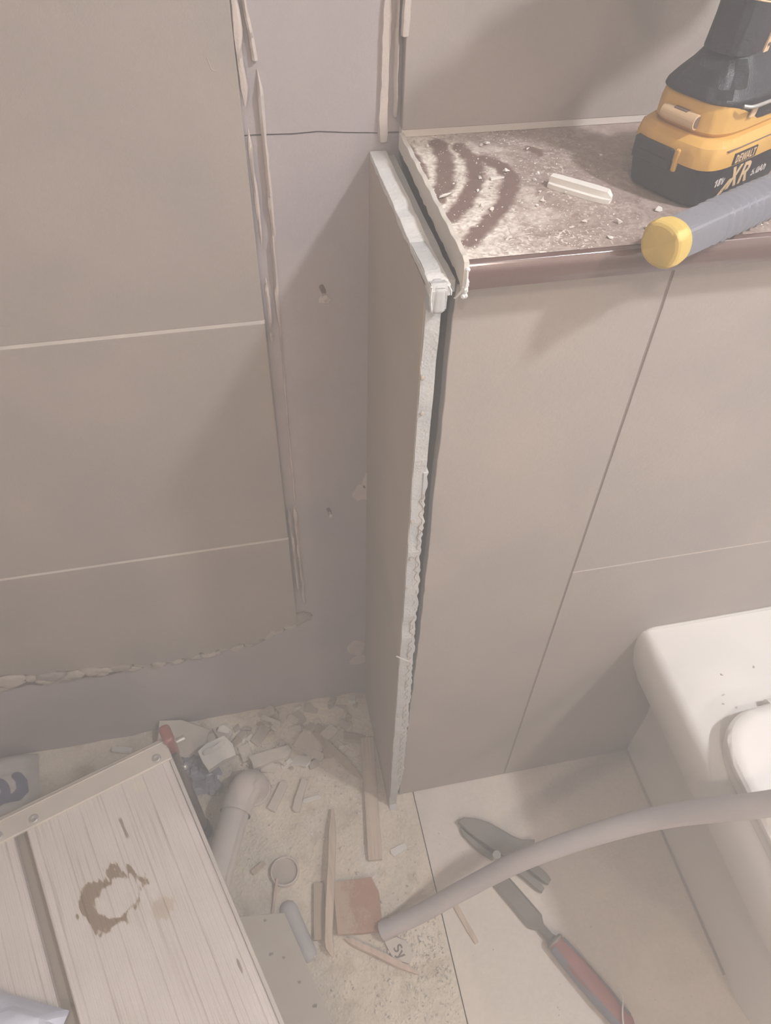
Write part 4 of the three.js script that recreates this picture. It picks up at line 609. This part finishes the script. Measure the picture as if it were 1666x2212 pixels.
put(single('plaster_slab', slab(0.05, 0.04, 0.016, 605), M.chipPale, 'whitish plaster lump lying on the bluish film', 'slab'), -0.264, 0.028, -0.124, 0.4, 0.15, 0);
put(single('plaster_slab', slab(0.02, 0.011, 0.009, 607), M.chip, 'little rectangular block behind the whitish plaster lump', 'slab'), -0.249, 0.006, -0.16, 0.9);
put(single('wood_splinter', bar([[-0.017, 0, 0], [0.017, 0.001, 0]], 0.008, 0.004, 31, [0.7, 0.9]), M.chipPale, 'bright white stick on top of the rubble near the wall', 'splinter'), -0.1745, 0.016, -0.172, -0.62);
put(single('wood_splinter', bar([[-0.016, 0, 0], [0.016, 0.001, 0]], 0.008, 0.005, 33, [0.7, 0.9]), M.chipPale, 'short white stick on the floor behind the platform end cap', 'splinter'), -0.415, 0.003, -0.174, -0.25);
put(single('wood_splinter', bar([[-0.017, 0, 0], [0, 0.002, 0.002], [0.018, 0.003, -0.002]], 0.007, 0.004, 35, [0.6, 0.6]), M.chipPale, 'curved white sliver on the whitish plaster lump', 'splinter'), -0.266, 0.046, -0.127, 0.3);
put(single('plaster_slab', slab(0.055, 0.012, 0.007, 609), M.chip, 'narrow grooved plaster strip standing behind the long splinter', 'slab'), -0.145, 0.001, -0.045, 1.15);
put(single('plaster_slab', slab(0.05, 0.014, 0.007, 611), M.chip, 'second narrow plaster strip beside the pipe elbow', 'slab'), -0.178, 0.001, -0.05, 1.0);
put(single('plaster_slab', slab(0.026, 0.008, 0.005, 613), M.chipPale, 'pale rectangular chip behind the top of the long splinter', 'slab'), -0.128, 0.0, -0.036, 0.1);
put(single('plaster_slab', slab(0.024, 0.011, 0.004, 615), M.chipPale, 'pale rectangular chip between batten and hose on the floor', 'slab'), -0.012, 0.0, 0.064, 0.3);
{
  const r = rngOf(77), mats = [M.chip, M.chip, M.chipGrey, M.chipPale, M.woodDull];
  for (let i = 0; i < 84; i++) {
    const along = r(), x = mix(-0.29, -0.03, along), z = -0.19 + 0.1 * r() ** 1.6 + (along < 0.3 ? 0.01 : 0), s = 0.006 + 0.014 * r() * r(), flat = r() < 0.5;
    const g = flat ? slab(s * 2.4, s * (0.8 + r()), 0.003 + r() * 0.005, 700 + i) : shardGeo(700 + i, s, s * 0.4, s * 0.7, 10);
    put(single('plaster_shard', g, mats[i % 5], `${flat ? 'flat' : 'chunky'} ${['tan', 'tan', 'grey', 'whitish', 'brownish'][i % 5]} plaster shard by the back wall ${x < -0.21 ? 'near the platform corner' : x < -0.12 ? 'behind the pipe elbow' : 'beside the boxed wall end'}`, 'shard', 'plaster shards along the wall foot'), x, 0.001 + 0.01 * sstep(-0.12, -0.19, z) * r(), z, r() * 6, (r() - 0.5) * 0.7, (r() - 0.5) * 0.7);
  }
  for (let i = 0; i < 46; i++) {
    let x, z; if (i < 26) { x = mix(-0.07, 0.02, r()); z = mix(0.15, 0.24, r()); } else { x = mix(-0.17, 0.0, r()); z = mix(-0.04, 0.3, r()); }
    if (x > -0.125 && x < -0.05 && z > 0.085 && z < 0.172) z += 0.09;
    if (Math.abs(x + 0.037) < 0.016 && z < 0.08) x = 0.0;
    const s = 0.0025 + 0.0045 * r() * r();
    put(single('screed_chip', shardGeo(800 + i, s, s * 0.4, s * 0.8, 9), i % 3 === 1 ? M.chipPale : M.chip, `${s > 0.004 ? 'larger' : 'small'} ${i % 3 === 1 ? 'whitish' : 'tan'} screed chip on bare floor ${i < 26 ? 'around the hose mouth' : x < -0.1 ? 'near the pipe ring' : 'near the flat batten'}`, 'chip', 'screed chips on the bare floor'), x, 0.0, z, r() * 6);
  }
}
scatter('floor_grit', 'plaster grit and dust crumbs covering the bare floor', 5200, 901, (r) => { const k = r(); let x, z; if (k < 0.45) { x = mix(-0.36, -0.014, r()); z = -0.196 + 0.16 * r() ** 1.5; } else if (k < 0.7) { x = mix(-0.08, 0.024, r()); z = mix(0.13, 0.3, r()); } else { x = mix(-0.33, 0.02, r()); z = mix(-0.1, 0.36, r()); } return [x, 0.0, z]; }, M.chipPale, [0.0005, 0.0026]);
scatter('tile_grit', 'sparse pale grit on the smooth floor tiles', 260, 903, (r) => [mix(0.035, 0.36, r()), 0.0, mix(0.0, 0.4, r())], M.chip, [0.0003, 0.0014]);
{ const r = rngOf(55); [[0.355, 0.098], [0.372, 0.062], [0.416, 0.06], [0.368, 0.105], [0.361, 0.087], [0.44, 0.085]].forEach(([x, z], i) => put(single('dirt_speck', shardGeo(950 + i, 0.0024, 0.0005, 0.0014, 9), M.chipGrey, 'small grey dirt flake lying on the white toilet rim behind the lid', 'speck', 'dirt flakes on the toilet'), x, 0.3845, z, r() * 6)); }

// ------------------------------------------------------------------ ceiling lamps and the added fill: glowing disc and a light of the same size in front of it
for (const [x, z, color, cd, half, name, label] of LAMPS) {
  const o = new THREE.Group(); o.name = name; o.position.set(x, CEIL, z); scene.add(o); tag(o, label, 'lamp', 'recessed ceiling lights');
  mesh('bezel', uvWorld(new THREE.TorusGeometry(0.078, 0.008, 12, 48).rotateX(Math.PI / 2)), M.white, o);
  mesh('diffuser', uvWorld(new THREE.CylinderGeometry(0.074, 0.074, 0.006, 40).translate(0, -0.003, 0)), std({ color: 0xffffff, emissive: color, emissiveIntensity: 6, roughness: 0.5 }), o);
  const l = new THREE.SpotLight(color, cd, 0, half * Math.PI / 180, 1, 2); l.position.set(0, -0.09, 0); l.target.position.set(0, -1, 0); o.add(l.target); l.castShadow = true; l.shadow.radius = 3.5; l.shadow.bias = -0.0005; l.shadow.mapSize.set(2048, 2048); o.add(l);
}

renderer.render(scene, camera);
